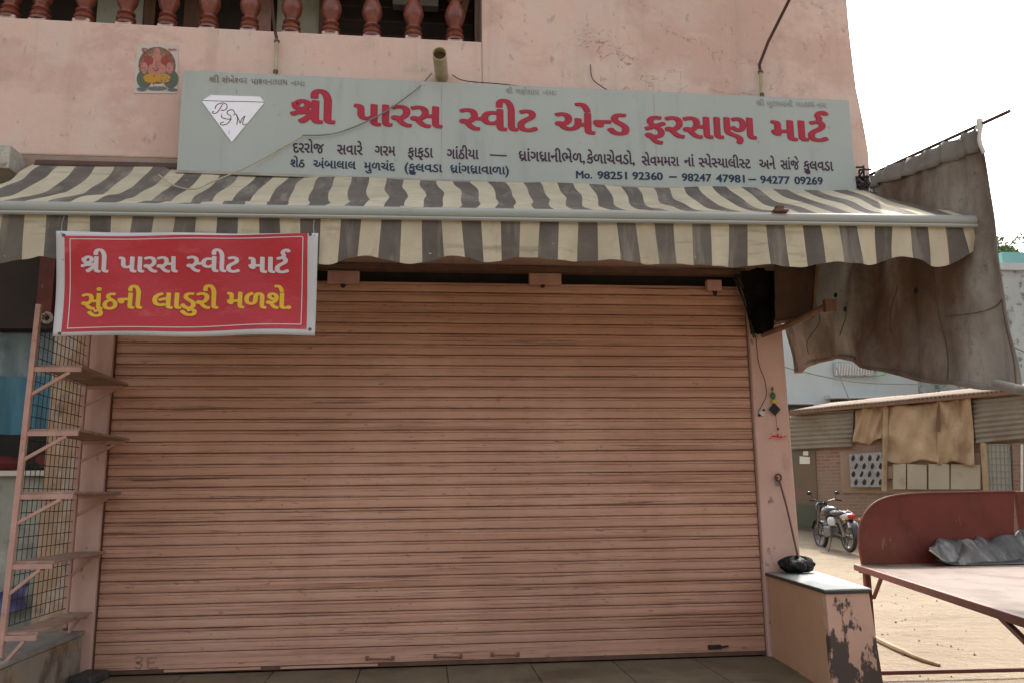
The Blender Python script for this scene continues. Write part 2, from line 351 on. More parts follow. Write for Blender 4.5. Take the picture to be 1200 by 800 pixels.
def lettering(out, tokens, px0, px1, b0, b1, xh, Y, ymap, rx=.03, ry=.012, n=8, em=.603, slant=0):
    """lay a word on a surface: photo x extent, baselines and x-height give its true size on the plane y = Y"""
    V, F = word(tokens); mb = MB()
    a = P(px0, b0, y=Y); b = P(px1, b1, y=Y); h = (P(px0, b0-xh, y=Y) - a).z / em
    x0 = min(q[0] for q in V) - rx; x1 = max(q[0] for q in V) + rx; sx = (b.x-a.x)/(x1-x0)
    offs = [(0, 0)] + [(rx*math.cos(2*math.pi*k/n), ry*math.sin(2*math.pi*k/n)) for k in range(n)]
    if rx > .04: offs += [(rx*.5*math.cos(2*math.pi*k/n), ry*.5*math.sin(2*math.pi*k/n)) for k in range(n)]
    for k, (ox, oy) in enumerate(offs):
        vs = []
        for (u, v, ly) in V:
            X = a.x + (u + ox + slant*v - x0) * sx; Z = a.z + (b.z-a.z)*(u-x0)/(x1-x0) + (v+oy)*h
            vs.append((X, ymap(X, Z) - k*.00012 - ly*.000013, Z))
        mb.add(vs, F)
    mb.build(out[0], out[1], out[2], fixn=False)

# ------------------------------------------------------------------ ground
def gz(y): return -.35 + (.008*(y-8)**2 if 8 < y < 15.5 else .45 if y >= 15.5 else 0)
g = MB(); ys = [-60,-30,-15,-8,-4,-2,0,2,4,6,8,9,10,11,12,13,14,15,15.5,18,24,40,80,200]; xs = [-200,-60,-30,-15,-8,-4,-2,0,2,4,5,6,7,8,9,10,11,12,13,14,15,16,18,22,30,60,200]
rg = random.Random(3)
g.add([(x, y, gz(y) + (rg.random()-.5)*.025*(0 if y > 15 else 1)) for y in ys for x in xs],
      [(j*len(xs)+i, j*len(xs)+i+1, (j+1)*len(xs)+i+1, (j+1)*len(xs)+i) for j in range(len(ys)-1) for i in range(len(xs)-1)])
struct(g.build('ground', m_sand, smooth=True, loc=(0,0,-.35)))

# shop platform with separate floor tiles
pf = MB().box((-6, -1.9, -.40), (4.30, .3, -.012)).build('shop_platform', m_plinth, loc=(0,0,-.38)); struct(pf)
tx = .535; tile_me = None
for j in range(3):
    for i in range(14):
        x0 = -3.2 + i*tx + .0; y1 = -.02 - j*tx
        if x0 + tx > 4.30: continue
        if tile_me is None:
            o = MB().box((x0+.003, y1-tx+.003, -.03), (x0+tx-.003, y1-.003, 0)).build('floor_tile', m_tile, pf, bev=.002); tile_me = o; ox, oy = x0, y1
        else:
            o = tile_me.copy(); C.objects.link(o); o.location = tile_me.location + Vector((x0-ox, y1-oy, random.uniform(-.0012,.0012)))

# ------------------------------------------------------------------ shop building
YW = -.10      # face of the upper wall
SB = thing('shop_building', 'two storey pink plastered shop with rolling shutter and balcony above', 'building', (2, 0, 0))
zb = P(100, 183, y=YW).z                       # underside of upper storey
pl = P(0, 20, y=YW); pr = P(565, 49, y=YW); wr0 = P(993, 0, y=YW); wr1 = P(1003, 110, y=YW); wr2 = P(1020, 200, y=YW)
XR = wr1.x
T = 5.7
u = MB()
zp = lambda x: pl.z + (pr.z-pl.z)*(x-pl.x)/(pr.x-pl.x)
XL = -9.0
def wallblock(mb, x0, x1, z00, z01, z10, z11, y0, y1):
    mb.hexa([(x0,y0,z00),(x1,y0,z01),(x1,y1,z01),(x0,y1,z00),(x0,y0,z10),(x1,y0,z11),(x1,y1,z11),(x0,y1,z10)])
# parapet under the balcony
wallblock(u, XL, pr.x, zb, zb, zp(XL), zp(pr.x), YW, YW+.16); u.build('balcony_parapet', m_wall, SB, bev=.012)
u = MB(); n = 24        # right hand wall block, its outer corner bulging a little low down
def wallface(a, b):
    z = zb + (T-zb)*b
    xr = XR + .03*math.sin(b*9) *.3 + (.05 if z < 3.5 else .05*max(0, 1-(z-3.5)/.5))
    x = pr.x + (xr-pr.x)*a
    return Vector((x, YW, z))
pts = []
for j in range(n+1): pts.append(wallface(1, (j/n)**1.6))
poly = [Vector((pr.x+.001, YW, zb))] + pts + [Vector((pr.x+.001, YW, T))]
u.prism(poly, (0, .9, 0)); u.build('upper_wall', m_wall, SB)
MB().box((XR-.22, YW+.91, zb+.003), (XR, 6, T)).box((XL, 5.9, zb), (XR-.23, 6.05, T)).build('side_wall', m_wall, SB)
MB().box((XL, YW+.003, zb-.10), (XR-.02, 6, zb-.002)).build('floor_slab', m_soffit, SB)
MB().box((XL, YW-.35, T), (XR+.3, 6.3, T+.15)).build('roof_slab', m_soffit, SB, bev=.02)
# balcony back wall with its panels
BB = YW+1.15
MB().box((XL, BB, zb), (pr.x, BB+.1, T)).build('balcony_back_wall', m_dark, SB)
MB().box((XL, YW+.17, zp(0)-.25), (pr.x, BB-.01, zp(0)-.2)).build('balcony_floor', m_soffit, SB)
MB().box((XL, YW+.002, 5.35), (pr.x, YW+.2, T-.003)).build('balcony_lintel', m_wall, SB, bev=.01)
def backpanel(px0, px1, m, y=BB-.03, zt=5.6, nm='wall_panel', dz=.04):
    a = P(px0, 10, y=y); b = P(px1, 10, y=y)
    return MB().box((a.x, y, zp(0)-.2), (b.x, y+.02, zt)).build(nm, m, SB)
lab(backpanel(114, 168, m_speck), 'speckled cream panel'); lab(backpanel(325, 384, m_speck), 'speckled cream panel')
backpanel(169, 182, m_wood, BB-.06, nm='door_frame'); backpanel(216, 238, m_wood, BB-.06, nm='door_frame'); backpanel(374, 392, m_wood, BB-.08, nm='door_frame'); backpanel(296, 318, m_rack, BB-.05, nm='door_frame')
gr = MB()
for k in range(9):
    z = 4.33 + k*.13; a = P(395, 20, y=BB-.12); b = P(556, 20, y=BB-.12); gr.tube([(a.x, BB-.12, z), (b.x, BB-.12, z)], .007, 5)
gr.build('window_grille', m_iron, SB)
a = P(460, 5, y=BB-.2); b = P(514, 5, y=BB-.2); MB().box((a.x, BB-.2, a.z), (b.x, BB-.1, a.z+.4)).build('meter_board', m_trim, SB, bev=.01)
a = P(533, 45, y=BB-.25); b = P(552, 0, y=BB-.25)
MB().bar((a.x+.02, YW+.35, a.z-.2), (b.x+.15, YW+.35, b.z+.6), .05, .05).build('leaning_post', m_wood, SB)
# balusters
prof = [(r_*1.32, h_*.62) for r_, h_ in [(.052,0),(.052,.03),(.036,.045),(.048,.065),(.05,.085),(.038,.105),(.034,.12),(.046,.14),(.044,.155),(.03,.17),(.032,.20),(.05,.27),(.056,.33),(.05,.40),(.036,.47),(.028,.52),(.04,.54),(.04,.56),(.03,.58),(.045,.60),(.05,.62),(.05,1.08)]]
bx = [P(q, 30, y=YW+.07).x for q in (-38, 10, 46, 97.5, 147, 196, 244.5, 292.5, 341.5, 388, 436, 484.5, 533)]
sp = bx[-1]-bx[-2]; bx = [bx[0]-sp*k for k in range(8, 0, -1)] + bx
b0 = None
for i, x in enumerate(bx):
    if b0 is None:
        b0 = MB().lathe(prof, (x, YW+.075, zp(x)+.02), 16).build('baluster', m_baluster, SB, smooth=True)
        f0 = MB().box((x-.058, YW+.018, zp(x)-.03), (x+.058, YW+.132, zp(x)+.03)).build('foot', m_foot, b0, bev=.008); X0, Z0 = x, zp(x)
    else:
        o = b0.copy(); C.objects.link(o); o.location = b0.location + Vector((x-X0, 0, zp(x)-Z0)); o.rotation_euler.z = random.uniform(0, 1)*0
        f = f0.copy(); C.objects.link(f); f.parent = o; f.scale = (random.uniform(.9,1.05), 1, random.uniform(.8,1.1))
MB().box((XL, YW+.0, zp(0)+.66), (pr.x, YW+.15, zp(0)+.74)).build('handrail', m_wall, SB, bev=.01)
# ground floor: lintel, pillars, recess behind the shutter
HS = 2.50
YP = -.045
MB().box((-.21, YP+.03, HS+.13), (4.52, .30, zb-.102)).build('lintel', m_pillar, SB)
pR = MB().hexa([(4.262,YP,-.012),(4.53,YP,-.012),(4.53,.30,-.012),(4.262,.30,-.012),(4.262,YP,HS+.128),(4.50,YP,HS+.128),(4.50,.30,HS+.128),(4.262,.30,HS+.128)]).build('pillar', m_pillar, SB, bev=.01)
MB().hexa([(-.15,YP,-.01),(-.006,YP,-.01),(-.006,.30,-.01),(-.15,.30,-.01),(-.20,YP,HS+.128),(-.006,YP,HS+.128),(-.006,.30,HS+.128),(-.20,.30,HS+.128)]).build('pillar', m_pillar, SB, bev=.008)
lp = MB().box((-.40, .02, -.012), (-.205, .30, zb-.102)).build('plaster_jamb', m_tan, SB, bev=.01)
MB().box((4.262-.26, .31, -.012), (4.52, 4, zb-.102)).build('shop_side_wall', m_pillar, SB)
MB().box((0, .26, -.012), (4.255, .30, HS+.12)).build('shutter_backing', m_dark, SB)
# shutter
sh = MB().box((.0, -.012, .006), (4.256, .014, .030)).box((-.004, -.02, .03), (.0, .05, HS)).build('rolling_shutter', m_rust, SB)
t = NT('shutter_paint')
pn = t.noise(.9, (1,1,1), 4); base = t.mix(t.ramp(pn, .35, .65), (.66,.385,.275), (.60,.335,.23))
ps = t.noise(3.5, (.25,1,14), 5, .7, 2); base = t.mix(t.math('MULTIPLY', t.ramp(ps, .50, .68), .30), base, (.30,.15,.105))
ps = t.noise(5, (.5,1,9), 5, .7, 9); base = t.mix(t.math('MULTIPLY', t.ramp(ps, .52, .66), .4), base, (.68,.48,.41))
ps = t.noise(8, (.45,1,7), 6, .75, 5); base = t.mix(t.math('MULTIPLY', t.ramp(ps, .625, .67), .85), base, (.075,.035,.025))
ps = t.noise(17, (.6,1,2), 4, .7, 7); base = t.mix(t.math('MULTIPLY', t.ramp(ps, .645, .68), .7), base, (.10,.05,.035))
ps = t.noise(.55, (1,1,1.2), 5, .65, 33); base = t.mix(t.math('MULTIPLY', t.ramp(ps, .44, .64), .50), base, (.42,.205,.12))
ps = t.noise(2.2, (.22,1,9), 6, .7, 44); base = t.mix(t.math('MULTIPLY', t.ramp(ps, .52, .64), .6), base, (.30,.135,.08))
ps = t.noise(6, (.16,1,11), 5, .75, 52); base = t.mix(t.math('MULTIPLY', t.ramp(ps, .60, .64), .85), base, (.07,.03,.02))
oi = t.n('ShaderNodeObjectInfo'); base = t.mix(t.math('MULTIPLY', oi.outputs['Random'], .22), base, (.50,.285,.205))
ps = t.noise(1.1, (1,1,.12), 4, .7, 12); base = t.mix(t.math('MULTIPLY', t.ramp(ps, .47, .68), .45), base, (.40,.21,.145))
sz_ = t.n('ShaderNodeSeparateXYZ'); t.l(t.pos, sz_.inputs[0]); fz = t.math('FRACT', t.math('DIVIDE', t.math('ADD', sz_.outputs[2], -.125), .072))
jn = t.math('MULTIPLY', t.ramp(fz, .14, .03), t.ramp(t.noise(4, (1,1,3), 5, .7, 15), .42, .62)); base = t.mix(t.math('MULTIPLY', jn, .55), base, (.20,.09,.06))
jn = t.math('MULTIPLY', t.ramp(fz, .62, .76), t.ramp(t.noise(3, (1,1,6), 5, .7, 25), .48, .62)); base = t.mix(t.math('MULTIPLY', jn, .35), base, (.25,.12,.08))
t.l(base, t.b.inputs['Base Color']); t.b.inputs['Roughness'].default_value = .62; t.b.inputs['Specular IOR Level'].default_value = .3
t.bump(t.noise(9, (.3,1,3), 4), .25, .006); m_shut = t.m
PT = .072
rs_ = random.Random(12)
pf_ = [(.016,.000),(.016,.0022),(-.003,.0030),(-.005,.010),(-.0062,.026),(-.0055,.042),(-.0038,.0505),(.0010,.0520),(.0010,.0535),(-.0048,.0550),(-.0052,.0640),(-.003,.0680),(.016,.0686),(.016,.072)]
sb = MB(); NX = 16
for k in range(NX+1):
    dy = rs_.uniform(-.0012,.0012); dz = rs_.uniform(-.0006,.0006)
    for (yy, zz) in pf_: sb.v.append(Vector((.002 + 4.252*k/NX, yy + (dy if yy < .01 else 0), .125+zz + (dz if yy < .01 else 0))))
L = len(pf_)
for k in range(NX):
    for i in range(L-1): sb.f.append((k*L+i, (k+1)*L+i, (k+1)*L+i+1, k*L+i+1))
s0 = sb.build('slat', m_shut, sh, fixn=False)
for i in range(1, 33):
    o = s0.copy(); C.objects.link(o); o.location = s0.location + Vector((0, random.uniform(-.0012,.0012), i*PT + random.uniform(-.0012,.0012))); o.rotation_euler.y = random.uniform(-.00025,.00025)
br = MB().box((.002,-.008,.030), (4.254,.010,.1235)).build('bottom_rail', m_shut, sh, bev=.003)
MB().box((1.12,-.0205,.012), (1.72,-.0125,.026)).box((.42,-.0205,.014),(1.0,-.0125,.028)).build('lip_strip', m_shut, sh)
hs = None
for (a, b, c) in ((430,460,771), (510,540,768.5), (577,607,766.5)):
    p = P(a, c, y=-.02); q = P(b, c, y=-.02)
    h = MB().tube([(p.x,-.012,p.z),(p.x+.008,-.03,p.z),(q.x-.008,-.03,q.z),(q.x,-.012,q.z)], .006, 6).box((p.x-.012,-.0135,p.z-.014),(p.x+.012,-.0085,p.z+.014)).box((q.x-.012,-.0135,q.z-.014),(q.x+.012,-.0085,q.z+.014)).build('pull_handle', mat('painted_handle', (.34,.19,.14), (.16,.08,.05), 60), br, bev=0)
p = P(830, 757.5, y=-.02); q = P(845, 757.5, y=-.02)
MB().box((p.x,-.022,p.z-.016),(q.x,-.0085,p.z+.012)).bar((q.x,-.02,q.z),(q.x+.05,-.02,q.z+.005),.014,.01).build('lock_hasp', m_black, br, bev=.002)
# scrawled dark paint mark low on the shutter
sc = MB()
def scr(pts, wd=.011):
    v, f = stroke([(P(a,b,y=-.0095).x, P(a,b,y=-.0095).z) for a, b in smoothp(pts, 4)], wd); sc.add([(a, -.0095, b) for a, b in v], f)
scr([(158,771),(163,769),(167,771),(164,775),(160,776),(166,778),(163,783),(158,781)]); scr([(173,771),(173,777),(174,783)]); scr([(173,771),(184,770)]); scr([(174,776),(181,776)]); scr([(175,783),(186,782)])
sc.build('paint_scrawl', mat('old_paint_mark', (.27,.14,.10), (.50,.30,.225), 90, bump=0), br)
# band of the shutter hood: angle iron, brackets
MB().box((-.15, -.13, HS+.055), (4.5, -.10, HS+.085)).box((-.15, -.10, HS+.055), (4.5, -.05, HS+.062)).build('angle_iron', m_rust, sh)
MB().box((.0, .14, HS-.1), (4.255, .16, HS+.12)).build('hood_shade_panel', m_black, sh)  # black panel painted in for the unlit hollow of the hood
for (a, b, c, d) in ((384,421,317,333), (620,658,320,334), (828,846,328,341)):
    p = P(a, c, y=-.09); q = P(b, d, y=-.09)
    lab(MB().box((p.x,-.098,q.z),(q.x,-.046,min(p.z,HS+.054))).build('bracket', m_rack, sh, bev=.006), 'painted bracket block')
for a, c in ((636,334),(402,334),(838,343)):
    p = P(a, c, y=-.08); MB().blob((p.x,-.075,p.z), (.018,.02,.02), 8, 6, .3, int(a)).build('bolt', m_black, sh)
# ------------------------------------------------------------------ neighbouring shop front on the left
NB = thing('neighbour_shop', 'neighbouring shop front with dusty glass and teal curtains left of the pink shop', 'building', (-2, .3, 0))
wz = P(30, 385, y=.3).z; sz = P(30, 552, y=.3).z
MB().box((-6, .30, wz), (-.405, .45, zb-.102)).build('upper_fascia', m_dark, NB)
MB().box((-6, .30, -.012), (-.405, .45, sz-.03)).build('front_wall', m_sacks, NB)
MB().box((-6, .24, sz-.03), (-.405, .46, sz+.005)).build('window_sill', m_white, NB, bev=.004)
MB().box((-6, 1.1, sz-.2), (-.405, 1.15, 3)).build('back_wall', m_dark, NB)
cz = P(30, 440, y=.5).z; cb = P(30, 508, y=.5).z
def curtain(z0, z1, yy, am=.03, x0=-3.2, x1=-.44):
    return MB().grid(lambda a, b: (x0+(x1-x0)*a, yy+am*math.sin(a*60)+.5*am*math.sin(a*143+b*2), z0+(z1-z0)*b), 110, 6)
curtain(cz, wz+.05, .56).build('pale_curtain', m_paleb, NB, smooth=True)
curtain(cb, cz, .53).build('teal_curtain', m_teal2, NB, smooth=True)
MB().blob((-.56,.5,sz+.08),(.09,.08,.05),10,6,.4,3).blob((-.85,.52,sz+.06),(.12,.08,.05),10,6,.4,4).build('red_cloth', m_redc, NB, smooth=True)
gl = NT('dusty_glass'); gl.b.inputs['Base Color'].default_value = (.8,.85,.85,1); gl.b.inputs['Roughness'].default_value = .12
gl.b.inputs['Transmission Weight'].default_value = 1; gl.b.inputs['IOR'].default_value = 1.3
MB().box((-3.2,.40,sz+.02),(-.41,.404,wz-.01)).build('window_pane', gl.m, NB)
for k, px in enumerate((-60, 82)):
    a = P(px, 450, y=.38); MB().box((a.x-.02,.37,sz+.005),(a.x+.02,.41,wz)).build('mullion', m_wood, NB)
a = P(46, 335, y=.1); b = P(64, 335, y=.1); MB().box((a.x,.08,P(50,372,y=.1).z),(b.x,.14,zb-.103)).build('hanging_board', m_cart, NB)
a = P(0, 187, y=-.05); b = P(31, 214, y=-.05)
MB().box((-1.2, -.30, b.z), (b.x, .2, a.z)).build('concrete_beam_end', mat('pale_concrete', (.56,.53,.46), (.40,.38,.33), 9, stains=[((.14,.13,.11),14,.56,.68,(1,1,1),.7)], bump=.8, bscale=22, bd=.02), NB, bev=.006)
MB().grid(lambda a, b: (-.95+.45*a, .18+.04*math.sin(a*9+b*4), .36+.16*b+.03*math.sin(a*8)), 16, 6).build('violet_cover', m_violet, NB, smooth=True)
a = P(32, 720, y=-.25)
# low wall below the wire rack
LW = thing('low_side_wall', 'low orange plastered side wall under the wire rack at left', 'wall', (-.4,-.6,0))
q0 = P(92, 738, y=-.05); 
zt = q0.z
MB().hexa([(-1.2,-1.3,-.011),(-.13,-1.3,-.011),(-.06,-.05,-.011),(-1.2,-.05,-.011),(-1.2,-1.3,zt-.06),(-.13,-1.3,zt-.06),(-.06,-.05,zt-.03),(-1.2,-.05,zt-.03)]).build('wall_body', m_oldorange, LW, bev=.012)
MB().hexa([(-1.22,-1.32,zt-.058),(-.12,-1.32,zt-.058),(-.05,-.048,zt-.028),(-1.22,-.048,zt-.028),(-1.22,-1.32,zt-.03),(-.12,-1.32,zt-.03),(-.05,-.048,zt),(-1.22,-.048,zt)]).build('capping', m_conc, LW, bev=.008)
a = P(64, 787, z=.06)
tag(MB().hexa([(-.04,-.30,.002),(.10,-.30,.002),(.12,-.06,.002),(-.02,-.06,.002),(-.04,-.30,.055),(.09,-.30,.05),(.11,-.06,.05),(-.02,-.06,.055)]).build('stone_slab', m_slabe, bev=.01, loc=(0,-.2,0)), 'small dark stone slab lying at the left foot of the shutter', 'stone')

# ------------------------------------------------------------------ wire display rack
y1, y2 = -.9, -.12
RK = thing('display_rack', 'pink metal rack with wire mesh and five shelves left of the shutter', 'rack', (-.1,-.5,.3))
def rb(name, p, q, wd=.028, h=None, m=m_rack): return MB().bar(p, q, wd, h).build(name, m, RK, bev=.002)
a = P(46, 357, y=y1); b = P(0, 770, y=y1); c = P(108, 395, y=y2); d = P(76, 735, y=y2)
c = P(108-(735-395)*-0 , 330, y=y2)
postx = lambda A, B, z: A.x + (B.x-A.x)*(z-A.z)/(B.z-A.z)
rb('post', b, a); rb('post', d, P(109, 330, y=y2))
A1, B1, A2, B2 = a, b, P(109, 330, y=y2), d
shelves = [(430, 44, 96, 151, 439, 447), (505, 38, 92, 152, 508, 511), (579, 24, 86, 142, 577, 578), (661, 14, 62, 124, 644, 646), (745, 2, 43, 109, 713, 714)]
for (yy, p0, p1, p2, yf, _) in shelves:
    z = P(p0, yy, y=y1).z
    xa = postx(A1, B1, z); xb = P(p1, yy, y=y1).x; xc = postx(A2, B2, z); xd = P(p2, yf, y=y2+.03).x
    rb('bracket', (xa, y1, z-.012), (xb, y1, z-.012), .016, .026)
    rb('bracket', (xa+.005, y1, z-.15), (xb-.06, y1, z-.026), .014, .018)
    rb('bracket', (xc, y2, z-.012), (xd-.02, y2, z-.012), .016, .024)
    rb('bracket', (xc+.005, y2, z-.13), (xd-.07, y2, z-.024), .014, .018)
    MB().hexa([(xa+.005,y1+.012,z+.001),(xb,y1+.012,z+.001),(xd,y2+.03,z+.001),(xc+.0,y2+.03,z+.001),(xa+.005,y1+.012,z+.015),(xb,y1+.012,z+.015),(xd,y2+.03,z+.015),(xc,y2+.03,z+.015)]).build('shelf', m_shelf, RK, bev=.002)
wm = MB(); zt_, zb_ = A1.z-.03, .42
for k in range(1, 13):
    y = y1 + (y2-y1)*k/13; f = (y-y1)/(y2-y1)
    wm.tube([(postx(A1,B1,zt_)*(1-f)+postx(A2,B2,zt_)*f, y, zt_), (postx(A1,B1,zb_)*(1-f)+postx(A2,B2,zb_)*f, y, zb_)], .0022, 4, False)
for k in range(27):
    z = zb_ + (zt_-zb_)*k/26; wm.tube([(postx(A1,B1,z), y1, z), (postx(A2,B2,z), y2, z)], .0022, 4, False)
wm.build('wire_mesh', m_wire, RK)
MB().lathe([(.02,0),(.035,.006),(.035,.014),(.015,.02)], P(54,372,y=y1+.1), 12, 'y').build('medallion', m_trim, RK)

# ------------------------------------------------------------------ sign board
YS = -.26
SG = thing('shop_signboard', 'long grey green shop signboard with crimson Gujarati lettering above the awning', 'signboard', (2.7, YS, 3.1))
s00 = P(206,200,y=YS); s10 = P(1005,228,y=YS); s01 = P(215,85,y=YS); s11 = P(995,120,y=YS)
z0a, z0b, z1a, z1b = s00.z, s10.z, s01.z, s11.z; xa = (s00.x+s01.x)/2; xb = (s10.x+s11.x)/2
MB().hexa([(xa,YS,z0a),(xb,YS,z0b),(xb,YS+.10,z0b),(xa,YS+.10,z0a),(xa,YS,z1a),(xb,YS,z1b),(xb,YS+.10,z1b),(xa,YS+.10,z1a)]).build('board', m_board, SG, bev=.004)
tr = MB(); tr.bar((xa-.004,YS+.04,z0a-.009),(xb+.004,YS+.04,z0b-.009),.10,.018); tr.build('bottom_trim', m_trim, SG)
MB().bar((xa,YS+.05,z1a+.008),(xb,YS+.05,z1b+.008),.09,.014).build('top_trim', m_board, SG)
for k in (1, 2):
    x = xa + (xb-xa)*(.37 if k == 1 else .69); zz0 = z0a+(z0b-z0a)*(x-xa)/(xb-xa); zz1 = z1a+(z1b-z1a)*(x-xa)/(xb-xa)
    MB().box((x-.002,YS-.0012,zz0+.01),(x+.002,YS-.0002,zz1-.01)).build('sheet_seam', m_trim, SG)
ym = lambda x, z: YS - .002
tm = ('title_word', m_redt, SG); dash = MB(); K = dict(rx=.044, ry=.015, n=12, em=.64)
def L_(tok, px0, px1, b0, b1, xh, mbx, **k): lettering(mbx, tok, px0, px1, b0, b1, xh, YS, ym, **k)
L_(['~shra','ી'], 339.2,393.3,144.5,145.5,28.5,tm,**K)
L_(['પારસ'], 413.9,518.9,147,150.5,26.5,tm,**K)
L_(['~half:સ','વીટ'], 538,631,152.5,154.5,26.5,tm,**K)
L_(['એ','~half:ન','ડ'], 650,738,157,158.5,26,tm,**K)
L_(['ફરસાણ'], 755.3,887.4,161.5,163.5,26.5,tm,**K)
L_(['માટ','~reph'], 903.8,973.6,165,166,25,tm,**K)
pass
tm = ('offer_word', m_plum, SG); dash = MB(); K = dict(rx=.026, ry=.016, n=6, em=.64)
L_(['દરરોજ'],343,379.6,179,180,11.5,tm,**K); L_(['સવારે'],394.8,424.9,181,182,11.5,tm,**K); L_(['ગરમ'],439,463.5,182.3,183,11.5,tm,**K)
L_(['ફાફડા'],478,507.4,184.3,185,11.5,tm,**K); L_(['ગાંઠીયા'],523.6,561,186.3,187,11.5,tm,**K)
L_(['~dhra','ાંગ','~dhra','ાનીભેળ,'],608,685.6,188.8,191,11.5,tm,**K); L_(['કેળાચેવડો,'],687.6,744,191.6,193,11.5,tm,**K)
L_(['સેવમમરા'],752,796,194,195,11,tm,**K); L_(['નાં'],802,814,195,195.5,11,tm,**K)
L_(['~half:સ','પે','~half:સ','યાલી','~half:સ','ટ'],819,880,196,197.5,11,tm,**K); L_(['અને'],890,909,198,198.5,11,tm,**K)
L_(['સાંજે'],915,937,198.7,199.2,11,tm,**K); L_(['ફુલવડા'],942,976.7,199.5,200.5,11,tm,**K)
p = P(574,182,y=YS); q = P(594,183,y=YS); dash.bar((p.x,YS-.002,p.z),(q.x,YS-.002,q.z),.001,.009)
dash.build('dash', m_plum, SG)
tm = ('address_word', m_navy, SG); dash = MB(); K = dict(rx=.026, ry=.018, n=6, em=.64)
L_(['શેઠ'],340,357,196,196.5,9.3,tm,**K); L_(['અંબાલાલ'],367,417,197,198.6,9.3,tm,**K); L_(['મુળચંદ'],426.7,463,199.5,200.6,9.3,tm,**K)
L_(['(ફુલવડા'],474,518.4,201,202.3,9.3,tm,**K); L_(['~dhra','ાંગ','~dhra','ાવાળા)'],527.6,596.4,203,205,9.3,tm,**K)
K = dict(rx=.034, ry=.024, n=6, em=.71)
L_(['Mo.'],675,694,209.3,209.6,8.8,tm,**K); L_(['98251'],700,735,209.8,210.5,8.8,tm,**K); L_(['92360'],741,777,210.6,211.3,8.8,tm,**K); L_(['98247'],799,834,212.3,213.2,8.8,tm,**K); L_(['47981'],839,873,213.4,214.3,8.8,tm,**K); L_(['94277'],891,926,215,216,8.8,tm,**K); L_(['09269'],931,964.6,216,216.8,8.8,tm,**K)
for a, b, c in ((784,793,207.8),(877,886,210.8)):
    p = P(a,c,y=YS); q = P(b,c,y=YS); dash.bar((p.x,YS-.002,p.z),(q.x,YS-.002,q.z),.001,.010)
dash.build('dash', m_navy, SG)
tm = ('faded_word', m_fade, SG); K = dict(rx=.022, ry=.02, n=5)
L_(['~shra','ી'],245,257,97,97,6,tm,**K); L_(['શંખે','~half:શ','વર'],260,290,97.5,98,6,tm,**K); L_(['પા','~half:શ','વનાથાય'],294,337,99,100,6,tm,**K); L_(['નમઃ'],341,357,101,101.5,6,tm,**K)
pass
tm = ('faded_word', m_fade2, SG)
L_(['~shra','ી'],593,601,110,110,5.5,tm,**K); L_(['ગણેશાય'],604,632,110.5,111.5,5.5,tm,**K); L_(['નમઃ'],636,652,111.8,112,5.5,tm,**K)
L_(['~shra','ી'],886,896,124,124.3,5.5,tm,**K); L_(['બુટભવાની'],899,929,124.5,125.5,5.5,tm,**K); L_(['માતાય'],933,955,125.5,126,5.5,tm,**K); L_(['નમઃ'],957,969,126.3,126.6,5.5,tm,**K)
pass
# diamond emblem of brushed sheet metal
m_dia = mat('mirror_acrylic', (.80,.80,.82), (.78,.70,.68), 1.2, rough=.2, metal=.3, bump=.05, bscale=5, bd=.01, spec=.5)
def sp_(px, py, dy=0): q = P(px, py, y=YS-dy); return (q.x, YS-dy, q.z)
em = MB().prism([sp_(*q, .006) for q in ((236,118.5),(247,111.6),(305,113.5),(310,120.5),(271.5,167))], (0,.005,0)).build('diamond_emblem', m_dia, SG, bev=.001)
ln = MB()
def pen(pts, wd=.0052, dy=.0075):
    v, f = stroke([(sp_(a,b)[0], sp_(a,b)[2]) for a, b in smoothp(pts, 5)], wd); ln.add([(a, YS-dy, b) for a, b in v], f)
pen([(236.5,118.6),(260,119.4),(285,119.8),(310,120.6)], .004)
q = lambda l: [(200+a/6.157, 80+b/6.157) for a, b in l]
pen(q([(322,300),(330,275),(350,262),(380,255),(405,268),(408,290),(390,308),(362,308)])); pen(q([(378,262),(355,300),(335,325),(310,332),(303,322),(315,315)]))
pen(q([(462,330),(455,310),(435,305),(412,315),(412,335),(435,350),(430,372),(400,370),(368,358),(372,340)])); pen(q([(440,370),(410,405),(370,415),(362,402),(385,392)]))
pen(q([(455,345),(470,334),(480,350),(484,380),(478,414)])); pen(q([(474,338),(490,370),(503,402)])); pen(q([(503,402),(515,372),(535,350)])); pen(q([(538,350),(526,380),(520,405),(532,414),(546,406)])); pen(q([(425,450),(422,480)]), .0025)
ln.build('emblem_lines', m_rust, em, fixn=False)

